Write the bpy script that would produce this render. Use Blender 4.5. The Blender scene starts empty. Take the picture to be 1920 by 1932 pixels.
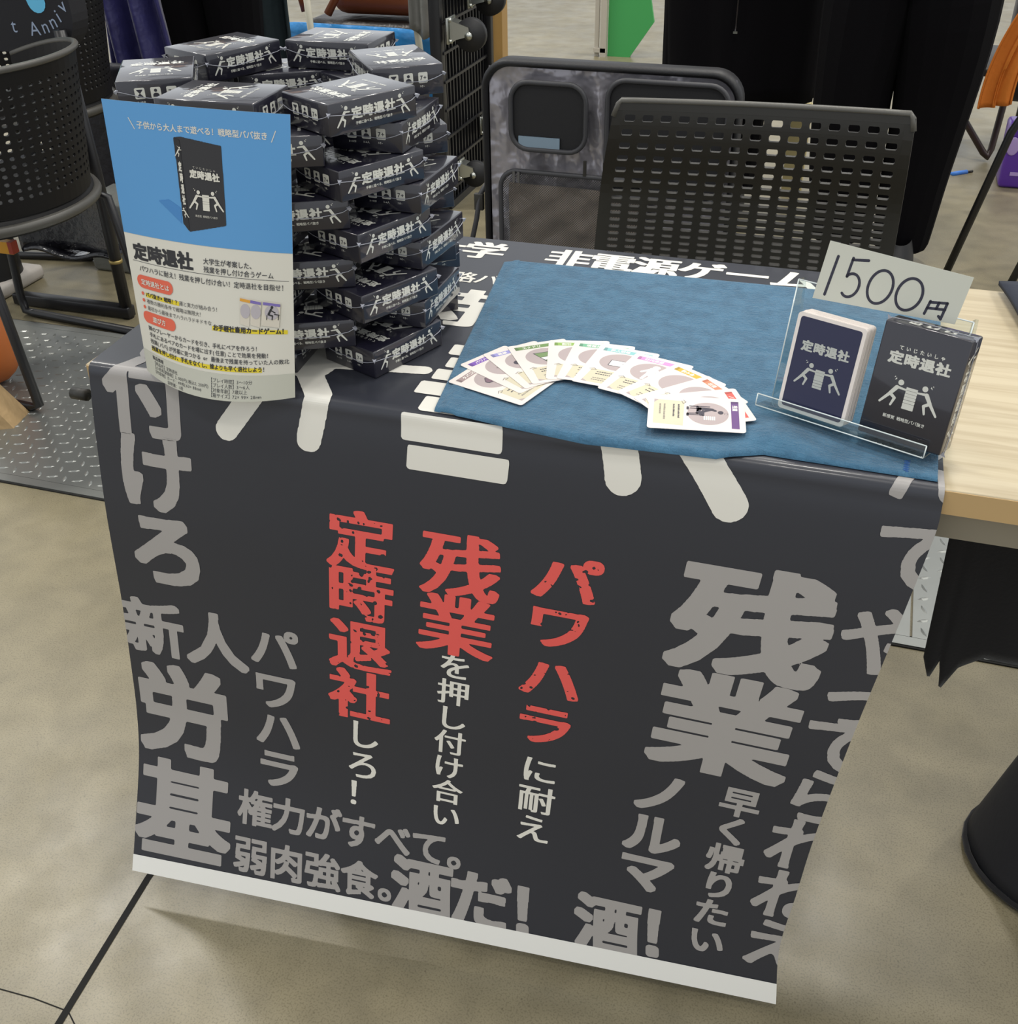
import bpy, bmesh, math, random
import numpy as np
from mathutils import Vector, Matrix
random.seed(7); RNG = np.random.default_rng(7)
SC = bpy.context.scene; COL = SC.collection
PI = math.pi; TZ = 0.705                      # TZ: height of the table top
# ---------------------------------------------------------------- camera, world, lamps, exposure
cd = bpy.data.cameras.new('camera'); cam = bpy.data.objects.new('camera', cd); COL.objects.link(cam)
cd.sensor_fit = 'HORIZONTAL'; cd.sensor_width = 36.0; cd.lens = 38.983; cd.clip_start = 0.05; cd.clip_end = 80
CR = [[0.95193373, 0.30592247, -0.01528458], [0.15934587, -0.53721537, -0.82825632], [-0.26159333, 0.7860096, -0.56014091]]
cam.matrix_world = Matrix(((CR[0][0], -CR[1][0], -CR[2][0], 0.742385), (CR[0][1], -CR[1][1], -CR[2][1], -0.847306),
                           (CR[0][2], -CR[1][2], -CR[2][2], 0.505875 + TZ), (0, 0, 0, 1)))
SC.camera = cam
W = bpy.data.worlds.new('hall'); SC.world = W; W.use_nodes = True
wb = W.node_tree.nodes['Background']; wb.inputs[1].default_value = 1.0
# the lit hall around: bright towards the horizon, dimmer under the roof
_nt = W.node_tree; _tc = _nt.nodes.new('ShaderNodeTexCoord'); _sx = _nt.nodes.new('ShaderNodeSeparateXYZ'); _cr = _nt.nodes.new('ShaderNodeValToRGB')
_e = _cr.color_ramp.elements; _e[0].position = 0.0; _e[0].color = (.80, .83, .86, 1); _e[1].position = 1.0; _e[1].color = (.30, .31, .32, 1)
_m = _cr.color_ramp.elements.new(.5); _m.color = (.74, .77, .80, 1)
_nt.links.new(_tc.outputs['Generated'], _sx.inputs[0]); _nt.links.new(_sx.outputs['Z'], _cr.inputs[0]); _nt.links.new(_cr.outputs[0], wb.inputs[0])
def lamp(name, loc, size, power, col=(1, 0.93, 0.80), target=(0.4, 0.3, 0.5)):
    l = bpy.data.lights.new(name, 'AREA'); l.shape = 'DISK'; l.size = size; l.energy = power; l.color = col
    o = bpy.data.objects.new(name, l); COL.objects.link(o); o.location = loc
    o.rotation_euler = (Vector(target) - Vector(loc)).to_track_quat('-Z', 'Y').to_euler(); return o
# high-bay lamps of the exhibition hall
for x, y, pw in ((-4.85, 3.4, 190), (-3.4, 3.25, 190), (0.7, 4.6, 250), (5.2, 4.6, 240), (-4.1, -1.6, 130), (0.7, 1.2, 150), (5.2, 1.2, 160), (0.7, -3.0, 130), (5.2, -3.0, 120)):
    lamp('hall_lamp', (x, y, 6.5), 0.6, pw * 0.55, (1, .965, .90), (x, y, 0))
SC.cycles.transparent_max_bounces = 24
SC.view_settings.view_transform = 'Standard'; SC.view_settings.look = 'None'
SC.view_settings.gamma = 1.0; SC.view_settings.use_curve_mapping = False; SC.view_settings.exposure = 0.14
# ---------------------------------------------------------------- materials
def srgb(h):
    c = [int(h[i:i + 2], 16) / 255 for i in (0, 2, 4)]
    return tuple(x / 12.92 if x <= 0.04045 else ((x + 0.055) / 1.055) ** 2.4 for x in c) + (1,)
def mat(name, col, rough=0.5, metal=0.0, coat=0.0, bump=None, var=None, spec=0.5, sheen=0.0):
    """procedural material: base colour with noise variation and noise bump"""
    m = bpy.data.materials.new(name); m.use_nodes = True; nt = m.node_tree; b = nt.nodes['Principled BSDF']
    c = srgb(col) if isinstance(col, str) else col
    b.inputs['Base Color'].default_value = c; b.inputs['Roughness'].default_value = rough; b.inputs['Metallic'].default_value = metal
    b.inputs['Coat Weight'].default_value = coat; b.inputs['Coat Roughness'].default_value = 0.06
    b.inputs['Specular IOR Level'].default_value = spec; b.inputs['Sheen Weight'].default_value = sheen
    tc = nt.nodes.new('ShaderNodeTexCoord')
    if var:
        n = nt.nodes.new('ShaderNodeTexNoise'); n.inputs['Scale'].default_value = var[0]; n.inputs['Detail'].default_value = 4
        r = nt.nodes.new('ShaderNodeMix'); r.data_type = 'RGBA'
        r.inputs['A'].default_value = tuple(x * (1 - var[1]) for x in c[:3]) + (1,); r.inputs['B'].default_value = tuple(min(1, x * (1 + var[1])) for x in c[:3]) + (1,)
        nt.links.new(tc.outputs['Object'], n.inputs['Vector']); nt.links.new(n.outputs['Fac'], r.inputs['Factor']); nt.links.new(r.outputs['Result'], b.inputs['Base Color'])
    if bump:
        n = nt.nodes.new('ShaderNodeTexNoise'); n.inputs['Scale'].default_value = bump[0]; n.inputs['Detail'].default_value = 3
        bp = nt.nodes.new('ShaderNodeBump'); bp.inputs['Strength'].default_value = bump[1]; bp.inputs['Distance'].default_value = bump[2] if len(bump) > 2 else 0.002
        nt.links.new(tc.outputs['Object'], n.inputs['Vector']); nt.links.new(n.outputs['Fac'], bp.inputs['Height']); nt.links.new(bp.outputs['Normal'], b.inputs['Normal'])
    return m
def clear_mat(name, tint, gloss=0.06, rough=0.02):
    """clear plastic: sees straight through, with a Fresnel reflection"""
    m = bpy.data.materials.new(name); m.use_nodes = True; nt = m.node_tree; nt.nodes.clear()
    out = nt.nodes.new('ShaderNodeOutputMaterial'); mx = nt.nodes.new('ShaderNodeMixShader'); t = nt.nodes.new('ShaderNodeBsdfTransparent')
    g = nt.nodes.new('ShaderNodeBsdfGlossy'); g.inputs['Roughness'].default_value = rough; t.inputs[0].default_value = srgb(tint)
    f = nt.nodes.new('ShaderNodeFresnel'); f.inputs[0].default_value = 1.49
    ad = nt.nodes.new('ShaderNodeMath'); ad.operation = 'ADD'; ad.inputs[1].default_value = gloss; ad.use_clamp = True
    ge = nt.nodes.new('ShaderNodeNewGeometry'); iv = nt.nodes.new('ShaderNodeMath'); iv.operation = 'SUBTRACT'; iv.inputs[0].default_value = 1.0; ml = nt.nodes.new('ShaderNodeMath'); ml.operation = 'MULTIPLY'
    nt.links.new(f.outputs[0], ad.inputs[0]); nt.links.new(ge.outputs['Backfacing'], iv.inputs[1]); nt.links.new(ad.outputs[0], ml.inputs[0]); nt.links.new(iv.outputs[0], ml.inputs[1]); nt.links.new(ml.outputs[0], mx.inputs[0]); nt.links.new(t.outputs[0], mx.inputs[1]); nt.links.new(g.outputs[0], mx.inputs[2]); nt.links.new(mx.outputs[0], out.inputs[0])
    return m
# ---------------------------------------------------------------- mesh builder
class MB:
    def __init__(s): s.v = []; s.f = []; s.fm = []; s.mats = []; s.sm = []
    def mi(s, m):
        if m not in s.mats: s.mats.append(m)
        return s.mats.index(m)
    def add(s, vs, fs, m, smooth=False, M=None):
        k = len(s.v); i = s.mi(m)
        if M is not None: vs = [M @ Vector(p) for p in vs]
        s.v.extend([tuple(map(float, p)) for p in vs]); s.f.extend([tuple(a + k for a in f) for f in fs]); s.fm.extend([i] * len(fs)); s.sm.extend([smooth] * len(fs))
    def box(s, c, d, m, M=None, bev=0.0, seg=2):
        bm = bmesh.new(); bmesh.ops.create_cube(bm, size=1.0)
        for v in bm.verts: v.co = Vector((v.co.x * d[0] + c[0], v.co.y * d[1] + c[1], v.co.z * d[2] + c[2]))
        if bev > 0: bmesh.ops.bevel(bm, geom=bm.edges[:] , offset=bev, segments=seg, affect='EDGES', profile=0.5)
        s.bm(bm, m, M, bev > 0)
    def bm(s, bm, m, M=None, smooth=False):
        bm.verts.index_update(); s.add([v.co[:] for v in bm.verts], [[v.index for v in f.verts] for f in bm.faces], m, smooth, M); bm.free()
    def tube(s, pts, r, m, n=8, closed=False, M=None):
        P = [Vector(p) for p in pts]; N = len(P); rs = r if isinstance(r, (list, tuple)) else [r] * N
        vs = []; fs = []; ref = None
        for i, p in enumerate(P):
            a = P[(i - 1) % N] if closed or i > 0 else p; b = P[(i + 1) % N] if closed or i < N - 1 else p
            t = (b - a).normalized()
            if ref is None: ref = t.orthogonal().normalized()
            ref = (ref - t * ref.dot(t)).normalized(); q = t.cross(ref)
            for k in range(n):
                A = 2 * PI * k / n; vs.append(p + (ref * math.cos(A) + q * math.sin(A)) * rs[i])
        for i in range(N if closed else N - 1):
            for k in range(n):
                j = (i + 1) % N; fs.append((i * n + k, i * n + (k + 1) % n, j * n + (k + 1) % n, j * n + k))
        if not closed: fs.append(tuple(range(n - 1, -1, -1))); fs.append(tuple((N - 1) * n + k for k in range(n)))
        s.add(vs, fs, m, True, M)
    def cyl(s, a, b, r, m, n=20, r2=None, M=None):
        s.tube([a, b], [r, r if r2 is None else r2], m, n, False, M)
    def ball(s, c, r, m, M=None, sub=3):
        bm = bmesh.new(); bmesh.ops.create_icosphere(bm, subdivisions=sub, radius=1.0); rr = r if isinstance(r, (tuple, list)) else (r, r, r)
        for v in bm.verts: v.co = Vector((v.co.x * rr[0] + c[0], v.co.y * rr[1] + c[1], v.co.z * rr[2] + c[2]))
        s.bm(bm, m, M, True)
    def grid(s, fn, nu, nv, m, closed_u=False, M=None, smooth=True):
        vs = [fn(i / (nu if closed_u else nu - 1), j / (nv - 1)) for j in range(nv) for i in range(nu)]; fs = []
        for j in range(nv - 1):
            for i in range(nu if closed_u else nu - 1):
                i2 = (i + 1) % nu; fs.append((j * nu + i, j * nu + i2, (j + 1) * nu + i2, (j + 1) * nu + i))
        s.add(vs, fs, m, smooth, M)
    def prism(s, pts, z0, z1, m, M=None, smooth=False):
        n = len(pts); vs = [(x, y, z0) for x, y in pts] + [(x, y, z1) for x, y in pts]
        fs = [tuple(range(n - 1, -1, -1)), tuple(range(n, 2 * n))] + [(i, (i + 1) % n, n + (i + 1) % n, n + i) for i in range(n)]
        s.add(vs, fs, m, smooth, M)
    def build(s, name, parent=None, loc=None, rot=None, solid=None, sub=0):
        me = bpy.data.meshes.new(name); me.from_pydata(s.v, [], s.f)
        for m in s.mats: me.materials.append(m)
        me.polygons.foreach_set('material_index', s.fm); me.polygons.foreach_set('use_smooth', s.sm); me.update()
        o = bpy.data.objects.new(name, me); COL.objects.link(o)
        if parent: o.parent = parent
        if loc: o.location = loc
        if rot: o.rotation_euler = rot
        if solid:
            md = o.modifiers.new('solid', 'SOLIDIFY'); md.thickness = solid; md.offset = -1
        if sub:
            md = o.modifiers.new('sub', 'SUBSURF'); md.levels = sub; md.render_levels = sub
        return o
def tag(o, label=None, cat=None, group=None, kind=None):
    if label: o['label'] = label
    if cat: o['category'] = cat
    if group: o['group'] = group
    if kind: o['kind'] = kind
    return o
def empty(name, label, cat, loc=(0, 0, 0), rot=(0, 0, 0), group=None):
    o = bpy.data.objects.new(name, None); COL.objects.link(o); o.location = loc; o.rotation_euler = rot; o.empty_display_size = 0.05
    return tag(o, label, cat, group)
def copy_tree(o, parent=None):
    c = o.copy(); COL.objects.link(c)
    if parent: c.parent = parent
    for ch in list(o.children): copy_tree(ch, c)
    return c
def rrect(x0, y0, x1, y1, r, n=5):
    out = []
    for cx, cy, a0 in ((x1 - r, y1 - r, 0), (x0 + r, y1 - r, 90), (x0 + r, y0 + r, 180), (x1 - r, y0 + r, 270)):
        for k in range(n + 1):
            a = math.radians(a0 + 90 * k / n); out.append((cx + r * math.cos(a), cy + r * math.sin(a)))
    return out
def ellipse(cx, cy, rx, ry, n=28, a0=0, a1=2 * PI):
    return [(cx + rx * math.cos(a0 + (a1 - a0) * k / n), cy + ry * math.sin(a0 + (a1 - a0) * k / n)) for k in range(n)]
def capsule(a, b, w, n=8, w2=None):
    w2 = w if w2 is None else w2; A = math.atan2(b[1] - a[1], b[0] - a[0]); out = []
    for k in range(n + 1): t = A - PI / 2 + PI * k / n; out.append((b[0] + w2 / 2 * math.cos(t), b[1] + w2 / 2 * math.sin(t)))
    for k in range(n + 1): t = A + PI / 2 + PI * k / n; out.append((a[0] + w / 2 * math.cos(t), a[1] + w / 2 * math.sin(t)))
    return out
def path_strokes(pts, w): return [capsule(pts[i], pts[i + 1], w) for i in range(len(pts) - 1)]
# ---------------------------------------------------------------- lettering: glyph outlines read from Blender's own built-in font, thickened on a raster, traced back to polygons
_FT = {}
def font_tris(ch):
    if ch not in _FT:
        c = bpy.data.curves.new('glyph', 'FONT'); c.body = ch; c.size = 1; c.resolution_u = 4
        o = bpy.data.objects.new('glyph', c); COL.objects.link(o); dg = bpy.context.evaluated_depsgraph_get()
        me = bpy.data.meshes.new_from_object(o.evaluated_get(dg)); me.calc_loop_triangles()
        P = np.array([v.co[:2] for v in me.vertices], float).reshape(-1, 2); T = np.array([t.vertices[:] for t in me.loop_triangles], int).reshape(-1, 3)
        bpy.data.objects.remove(o); bpy.data.curves.remove(c); bpy.data.meshes.remove(me); _FT[ch] = (P, T)
    return _FT[ch]
def trace(img, N, x0, y0, SS=3):
    """outline a raster as small polygons (marching squares)"""
    h, w = img.shape
    F = img.reshape(h // SS, SS, w // SS, SS).mean((1, 3)); F = np.pad(F, 1); H, Wd = F.shape; polys = []
    ins = F > 0.5
    px = lambda i, j: (x0 + (j - .5) / N, y0 + (i - .5) / N)
    full = ins[:-1, :-1] & ins[1:, :-1] & ins[:-1, 1:] & ins[1:, 1:]; anyc = ins[:-1, :-1] | ins[1:, :-1] | ins[:-1, 1:] | ins[1:, 1:]
    for i in range(H - 1):
        j = 0
        while j < Wd - 1:
            if full[i, j]:
                k = j
                while k + 1 < Wd - 1 and full[i, k + 1] and k - j < 7: k += 1
                polys.append([px(i, j), px(i, k + 1), px(i + 1, k + 1), px(i + 1, j)]); j = k + 1; continue
            if anyc[i, j]:
                cs = [(i, j), (i, j + 1), (i + 1, j + 1), (i + 1, j)]; pl = []
                for a in range(4):
                    A, B = cs[a], cs[(a + 1) % 4]; fa, fb = F[A], F[B]
                    if fa > .5: pl.append(px(*A))
                    if (fa > .5) != (fb > .5):
                        t = (.5 - fa) / (fb - fa); pa, pb = px(*A), px(*B); pl.append((pa[0] + t * (pb[0] - pa[0]), pa[1] + t * (pb[1] - pa[1])))
                if len(pl) > 2: polys.append(pl)
            j += 1
    return polys
def raster_tris(img, tris, x0, y0, q):
    h, w = img.shape
    for a, b, c in tris:
        a, b, c = [(np.array(t, float) - (x0, y0)) * q for t in (a, b, c)]
        mx = np.maximum(np.floor(np.min([a, b, c], 0)).astype(int), 0); Mx = np.ceil(np.max([a, b, c], 0)).astype(int) + 1
        X, Y = np.meshgrid(np.arange(mx[0], min(Mx[0], w)) + .5, np.arange(mx[1], min(Mx[1], h)) + .5)
        d = (b[0] - a[0]) * (c[1] - a[1]) - (b[1] - a[1]) * (c[0] - a[0])
        if abs(d) < 1e-9 or X.size == 0: continue
        u = ((b[0] - X) * (c[1] - Y) - (b[1] - Y) * (c[0] - X)) / d; v = ((c[0] - X) * (a[1] - Y) - (c[1] - Y) * (a[0] - X)) / d
        img[mx[1]:mx[1] + X.shape[0], mx[0]:mx[0] + X.shape[1]] |= (u >= -1e-6) & (v >= -1e-6) & (1 - u - v >= -1e-6)
def merge(polys, N):
    """union of convex shapes, cut into small cells at N cells per unit"""
    A = np.concatenate([np.array(p, float) for p in polys]); x0, y0 = A.min(0) - 2 / N; x1, y1 = A.max(0) + 2 / N; SS = 3
    img = np.zeros((int((y1 - y0) * N + 1) * SS, int((x1 - x0) * N + 1) * SS), bool)
    raster_tris(img, [(p[0], p[k], p[k + 1]) for p in polys for k in range(1, len(p) - 1)], x0, y0, N * SS)
    return trace(img, N, x0, y0, SS)
_GL = {}
def glyph(ch, N=64, rx=0.0, ry=0.0, worn=0):
    key = (ch, N, rx, ry, worn)
    if key in _GL: return _GL[key]
    P, T = font_tris(ch); SS = 3; x0, y0, x1, y1 = -0.14, -0.30, 1.14, 1.06; q = N * SS
    w = int((x1 - x0) * N) * SS; h = int((y1 - y0) * N) * SS; img = np.zeros((h, w), bool)
    raster_tris(img, [(P[t[0]], P[t[1]], P[t[2]]) for t in T], x0, y0, q)
    if rx or ry:
        kx, ky = int(round(rx * q)), int(round(ry * q)); out = img.copy()
        for dy in range(-ky, ky + 1):
            ex = kx
            row = np.roll(img, dy, 0); cs = np.cumsum(np.pad(row.astype(np.int32), ((0, 0), (ex + 1, ex))), 1)
            out |= (cs[:, 2 * ex + 1:] - cs[:, :-(2 * ex + 1)] > 0)[:, :w] if ex else row
        img = out
    if worn:
        rg = np.random.default_rng(worn + ord(ch)); X, Y = np.meshgrid(np.arange(w), np.arange(h))
        for _ in range(46):
            cx, cy = rg.uniform(0.1 * w, 0.95 * w), rg.uniform(.15 * h, .95 * h); r = rg.uniform(.006, .03) * w; e = rg.uniform(.3, 1); A = rg.uniform(0, PI)
            dx, dy = (X - cx) * math.cos(A) + (Y - cy) * math.sin(A), -(X - cx) * math.sin(A) + (Y - cy) * math.cos(A)
            img &= ~((dx / r) ** 2 + (dy / (r * e)) ** 2 + 0.5 * np.sin(dx * .9) * np.sin(dy * 1.1) < 1)
    polys = trace(img, N, x0, y0, SS)
    _GL[key] = polys; return polys
def ink(mb, fn, polys, m):
    """2-D polygons laid onto a surface: fn maps an (n,2) array to 3-D points"""
    if not polys: return
    L = [len(p) for p in polys]; Q = fn(np.array([q for p in polys for q in p], float)); k = 0; fs = []
    for n in L: fs.append(tuple(range(k, k + n))); k += n
    mb.add(Q.tolist(), fs, m)
def char(mb, fn, ch, cx, cy, sx, m, sy=None, N=64, rx=0.0, ry=None, worn=0, rot=0.0):
    """one character centred at (cx,cy), em size sx by sy, y upwards"""
    sy = sx if sy is None else sy; ry = rx if ry is None else ry; c, s = math.cos(rot), math.sin(rot)
    if N: pl = glyph(ch, N, rx, ry, worn)
    else:
        P, T = font_tris(ch); pl = [[tuple(P[i]) for i in t] for t in T]
    out = []
    for p in pl:
        r = [((x - .5) * sx, (y - .38) * sy) for x, y in p]; out.append([(cx + x * c - y * s, cy + x * s + y * c) for x, y in r])
    ink(mb, fn, out, m)
def text(mb, fn, st, x, y, size, m, N=0, rx=0.0, adv=1.0, sy=None, worn=0, ry=None):
    """horizontal line starting at x (left edge), centred on y"""
    for ch in st:
        a = 0.58 if ord(ch) < 128 else 1.0
        if ch != ' ': char(mb, fn, ch, x + (size * .5 if a == 1 else size * (.5)), y, size, m, sy, N, rx, ry, worn)
        x += size * a * adv
    return x
# ================================================================ materials in use
M_black = mat('banner_ink', '2e3038', 0.38, coat=.12, bump=(90, .12, .0006), spec=0.5)
M_bgrey = mat('banner_grey_print', 'a4a09d', 0.42, spec=0.5); M_bwhite = mat('banner_white_print', 'e3e0d6', 0.42, spec=0.5)
M_bred = mat('banner_red_print', 'e65c56', 0.45); M_paper = mat('white_paper', 'efeee8', 0.5)
M_wood = None
def wood():
    m = bpy.data.materials.new('ash_laminate'); m.use_nodes = True; nt = m.node_tree; b = nt.nodes['Principled BSDF']; b.inputs['Roughness'].default_value = .42
    tc = nt.nodes.new('ShaderNodeTexCoord'); mp = nt.nodes.new('ShaderNodeMapping'); mp.inputs['Scale'].default_value = (1.6, 26, 26)
    n = nt.nodes.new('ShaderNodeTexNoise'); n.inputs['Scale'].default_value = 4; n.inputs['Detail'].default_value = 7; n.inputs['Distortion'].default_value = .4
    r = nt.nodes.new('ShaderNodeValToRGB'); r.color_ramp.elements[0].position = .32; r.color_ramp.elements[0].color = srgb('af9f80'); r.color_ramp.elements[1].position = .62; r.color_ramp.elements[1].color = srgb('c2b496')
    nt.links.new(tc.outputs['Object'], mp.inputs[0]); nt.links.new(mp.outputs[0], n.inputs['Vector']); nt.links.new(n.outputs['Fac'], r.inputs[0]); nt.links.new(r.outputs[0], b.inputs['Base Color'])
    return m
M_wood = wood(); M_woodedge = mat('ash_edge_band', 'b89a6c', .5, var=(6, .06)); M_apron = mat('table_apron_paint', '8d8574', .5)
M_bsteel = mat('black_steel', '17171a', .38, bump=(200, .05)); M_chrome = mat('zinc_plated_steel', 'b9bbb4', .3, 1.0, bump=(60, .1))
M_rubber = mat('black_rubber', '1c1c1e', .6); M_bplastic = mat('black_plastic', '26241f', .5, bump=(300, .12, .0004))
M_bcloth = mat('black_cloth', '0c0b0f', .9, bump=(260, .35, .001), sheen=.15)
# ================================================================ setting: floor, floor plate, floor joint
def concrete():
    m = bpy.data.materials.new('polished_concrete'); m.use_nodes = True; nt = m.node_tree; b = nt.nodes['Principled BSDF']; L = nt.links.new
    tc = nt.nodes.new('ShaderNodeTexCoord')
    def noise(s, d, o=0.0):
        n = nt.nodes.new('ShaderNodeTexNoise'); n.inputs['Scale'].default_value = s; n.inputs['Detail'].default_value = d; n.inputs['Distortion'].default_value = o; L(tc.outputs['Object'], n.inputs['Vector']); return n
    def ramp(n, p0, c0, p1, c1):
        r = nt.nodes.new('ShaderNodeValToRGB'); e = r.color_ramp.elements; e[0].position = p0; e[0].color = c0; e[1].position = p1; e[1].color = c1; L(n.outputs['Fac'], r.inputs[0]); return r
    def mul(a, b_, f=1.0):
        x = nt.nodes.new('ShaderNodeMix'); x.data_type = 'RGBA'; x.blend_type = 'MULTIPLY'; x.inputs['Factor'].default_value = f; L(a, x.inputs['A']); L(b_, x.inputs['B']); return x.outputs['Result']
    big = ramp(noise(1.6, 5, .6), .3, srgb('7b735b'), .7, srgb('91886e'))
    med = ramp(noise(14, 6, .2), .35, (.82, .82, .82, 1), .62, (1, 1, 1, 1)); fin = ramp(noise(420, 3), .36, (.66, .65, .63, 1), .50, (1, 1, 1, 1))
    v = nt.nodes.new('ShaderNodeTexVoronoi'); v.inputs['Scale'].default_value = 46; L(tc.outputs['Object'], v.inputs['Vector'])
    sp = nt.nodes.new('ShaderNodeValToRGB'); e = sp.color_ramp.elements; e[0].position = .045; e[0].color = (.45, .43, .4, 1); e[1].position = .075; e[1].color = (1, 1, 1, 1); L(v.outputs['Distance'], sp.inputs[0])
    c = mul(mul(mul(big.outputs[0], med.outputs[0]), fin.outputs[0], .8), sp.outputs[0], .55); L(c, b.inputs['Base Color'])
    rr = ramp(noise(9, 4), .3, (.30, .30, .30, 1), .7, (.44, .44, .44, 1)); L(rr.outputs[0], b.inputs['Roughness'])
    bp = nt.nodes.new('ShaderNodeBump'); bp.inputs['Strength'].default_value = .05; bp.inputs['Distance'].default_value = .001; L(noise(160, 4).outputs['Fac'], bp.inputs['Height']); L(bp.outputs[0], b.inputs['Normal'])
    return m
mb = MB(); mb.box((0.5, 4.0, -.05), (18, 18, .1), concrete()); tag(mb.build('floor'), 'polished concrete hall floor', 'floor', kind='structure')
M_plate = mat('galvanised_steel', '9b9d99', .36, .75, bump=(30, .15, .001), var=(5, .12)); M_gap = mat('dark_gap', '141310', .9)
def plate(x0, x1, y0, y1, name):
    mb = MB(); mb.box(((x0 + x1) / 2, (y0 + y1) / 2, .0015), (x1 - x0, y1 - y0, .003), M_plate)
    p = 0.031; ni = int((x1 - x0) / p); nj = int((y1 - y0) / p)
    for i in range(ni):
        for j in range(nj):
            cx, cy = x0 + .018 + i * p, y0 + .018 + j * p; a = math.radians(24 if (i + j) % 2 else 114); c, s = math.cos(a), math.sin(a); l, w, h = .0125, .0036, .0016
            q = lambda u, v: (cx + u * c - v * s, cy + u * s + v * c)
            vs = [(*q(-l, 0), .003), (*q(-.3 * l, -w), .003), (*q(.3 * l, -w), .003), (*q(l, 0), .003), (*q(.3 * l, w), .003), (*q(-.3 * l, w), .003), (*q(-.55 * l, 0), .003 + h), (*q(.55 * l, 0), .003 + h)]
            mb.add(vs, [(0, 1, 6), (1, 2, 7, 6), (2, 3, 7), (3, 4, 7), (4, 5, 6, 7), (5, 0, 6)], M_plate)
    return mb.build(name)
pl = plate(-2.0, .93, .685, 1.325, 'trim_1'); tag(pl, 'diamond tread steel trench cover let into the floor', 'floor plate', kind='structure')
pl = plate(.934, 2.4, .685, 1.325, 'trim_2'); tag(pl, 'next diamond tread steel trench cover to the right', 'floor plate', kind='structure')
mb = MB()
for y in (.672, 1.336): mb.box((.2, y, .002), (4.4, .022, .004), M_plate)
tag(mb.build('trim_3'), 'steel frame angles along the trench cover', 'floor trim', kind='structure')
mb = MB()
for y in (.6585, .6855, 1.3235, 1.3495): mb.box((.2, y, .0012), (4.4, .004, .0026), M_gap)
def strip(pts, w, z=.0007):
    n = len(pts); vs = []
    for i, p in enumerate(pts):
        a, b = Vector(pts[max(0, i - 1)]), Vector(pts[min(n - 1, i + 1)]); t = (b - a).normalized() * (w / 2); vs += [(p[0] - t.y, p[1] + t.x, z), (p[0] + t.y, p[1] - t.x, z)]
    mb.add(vs, [(2 * i, 2 * i + 1, 2 * i + 3, 2 * i + 2) for i in range(n - 1)], M_gap)
strip([(-.012, .66), (-.016, .2), (-.0165, -.106), (-.006, -.25), (.002, -.36), (.01, -1.6)], .009)
tag(mb.build('trim_4'), 'dark joint lines of the floor', 'floor trim', kind='structure')
mb = MB(); strip([(-.42, -.24), (-.30, -.262), (-.22, -.285), (-.15, -.288), (-.1, -.30), (-.05, -.298), (.0, -.3), (.03, -.32), (.06, -.37)], .0016, .0004)
tag(mb.build('trim_5'), 'fine crack in the concrete floor', 'floor trim', kind='structure')
# ================================================================ table
def V(p): return (p[0] / 1000, p[1] / 1000, p[2] / 1000 + TZ)
T0 = empty('folding_table', 'long folding table with pale ash top and black steel legs under the black banner', 'table', (0, 0, 0))
mb = MB(); mb.box((.9, .2275, TZ - .0135), (1.8, .455, .025), M_wood, bev=.0015); mb.build('table_top', T0)
mb = MB()
for y in (-.0004, .4554): mb.box((.9, y, TZ - .0135), (1.797, .001, .0225), M_woodedge)
for x in (-.0004, 1.8004): mb.box((x, .2275, TZ - .0135), (.001, .452, .0225), M_woodedge)
tag(mb.build('edge_band', T0), 'brown edge band')
mb = MB()
for y in (.028, .43): mb.box((.9, y, TZ - .0435), (1.7, .018, .035), M_apron)
tag(mb.build('apron', T0), 'grey painted steel apron')
for x in (.12, 1.68):
    for y in (.06, .39):
        mb = MB(); mb.box((x, y, (TZ - .026) / 2 + .004), (.03, .03, TZ - .036), M_bsteel, bev=.003); lg = mb.build('leg', T0)
        f = MB(); f.cyl((x, y, .0), (x, y, .016), .02, M_rubber); f.build('foot_cap', lg)
# ================================================================ banner (an A0 print laid over the table and hanging to the floor)
BL_=np.array([(-8,454,.8),(-6,330,.8),(-3,200,.8),(0,100,.8),(3,30,.8),(4.2,10,.8),(4.8,2,.5),(4.9,-2.5,-3.5),(4.5,-4.5,-16),(3.3,-10,-48.5),(1,-18,-110),(-.9,-25,-170),(-5.4,-33.5,-298),(-8.2,-42,-378),(-11.2,-50.5,-450),(-13,-66,-515),(-16.8,-108,-622),(-18.3,-126.4,-666)],float)
BR_=np.array([(834,454,.8),(836,330,.8),(839,200,.8),(842,100,.8),(844,30,.8),(844.6,10,.8),(845,2,.4),(845.6,-2.5,-4),(846,-4.5,-16),(846,-8,-33),(838,-16,-95),(829.4,-22,-158),(816,-30,-253),(805.2,-36,-345),(797,-40,-425),(791.6,-45,-502),(785.4,-52,-589),(793.1,-62,-676)],float)
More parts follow.
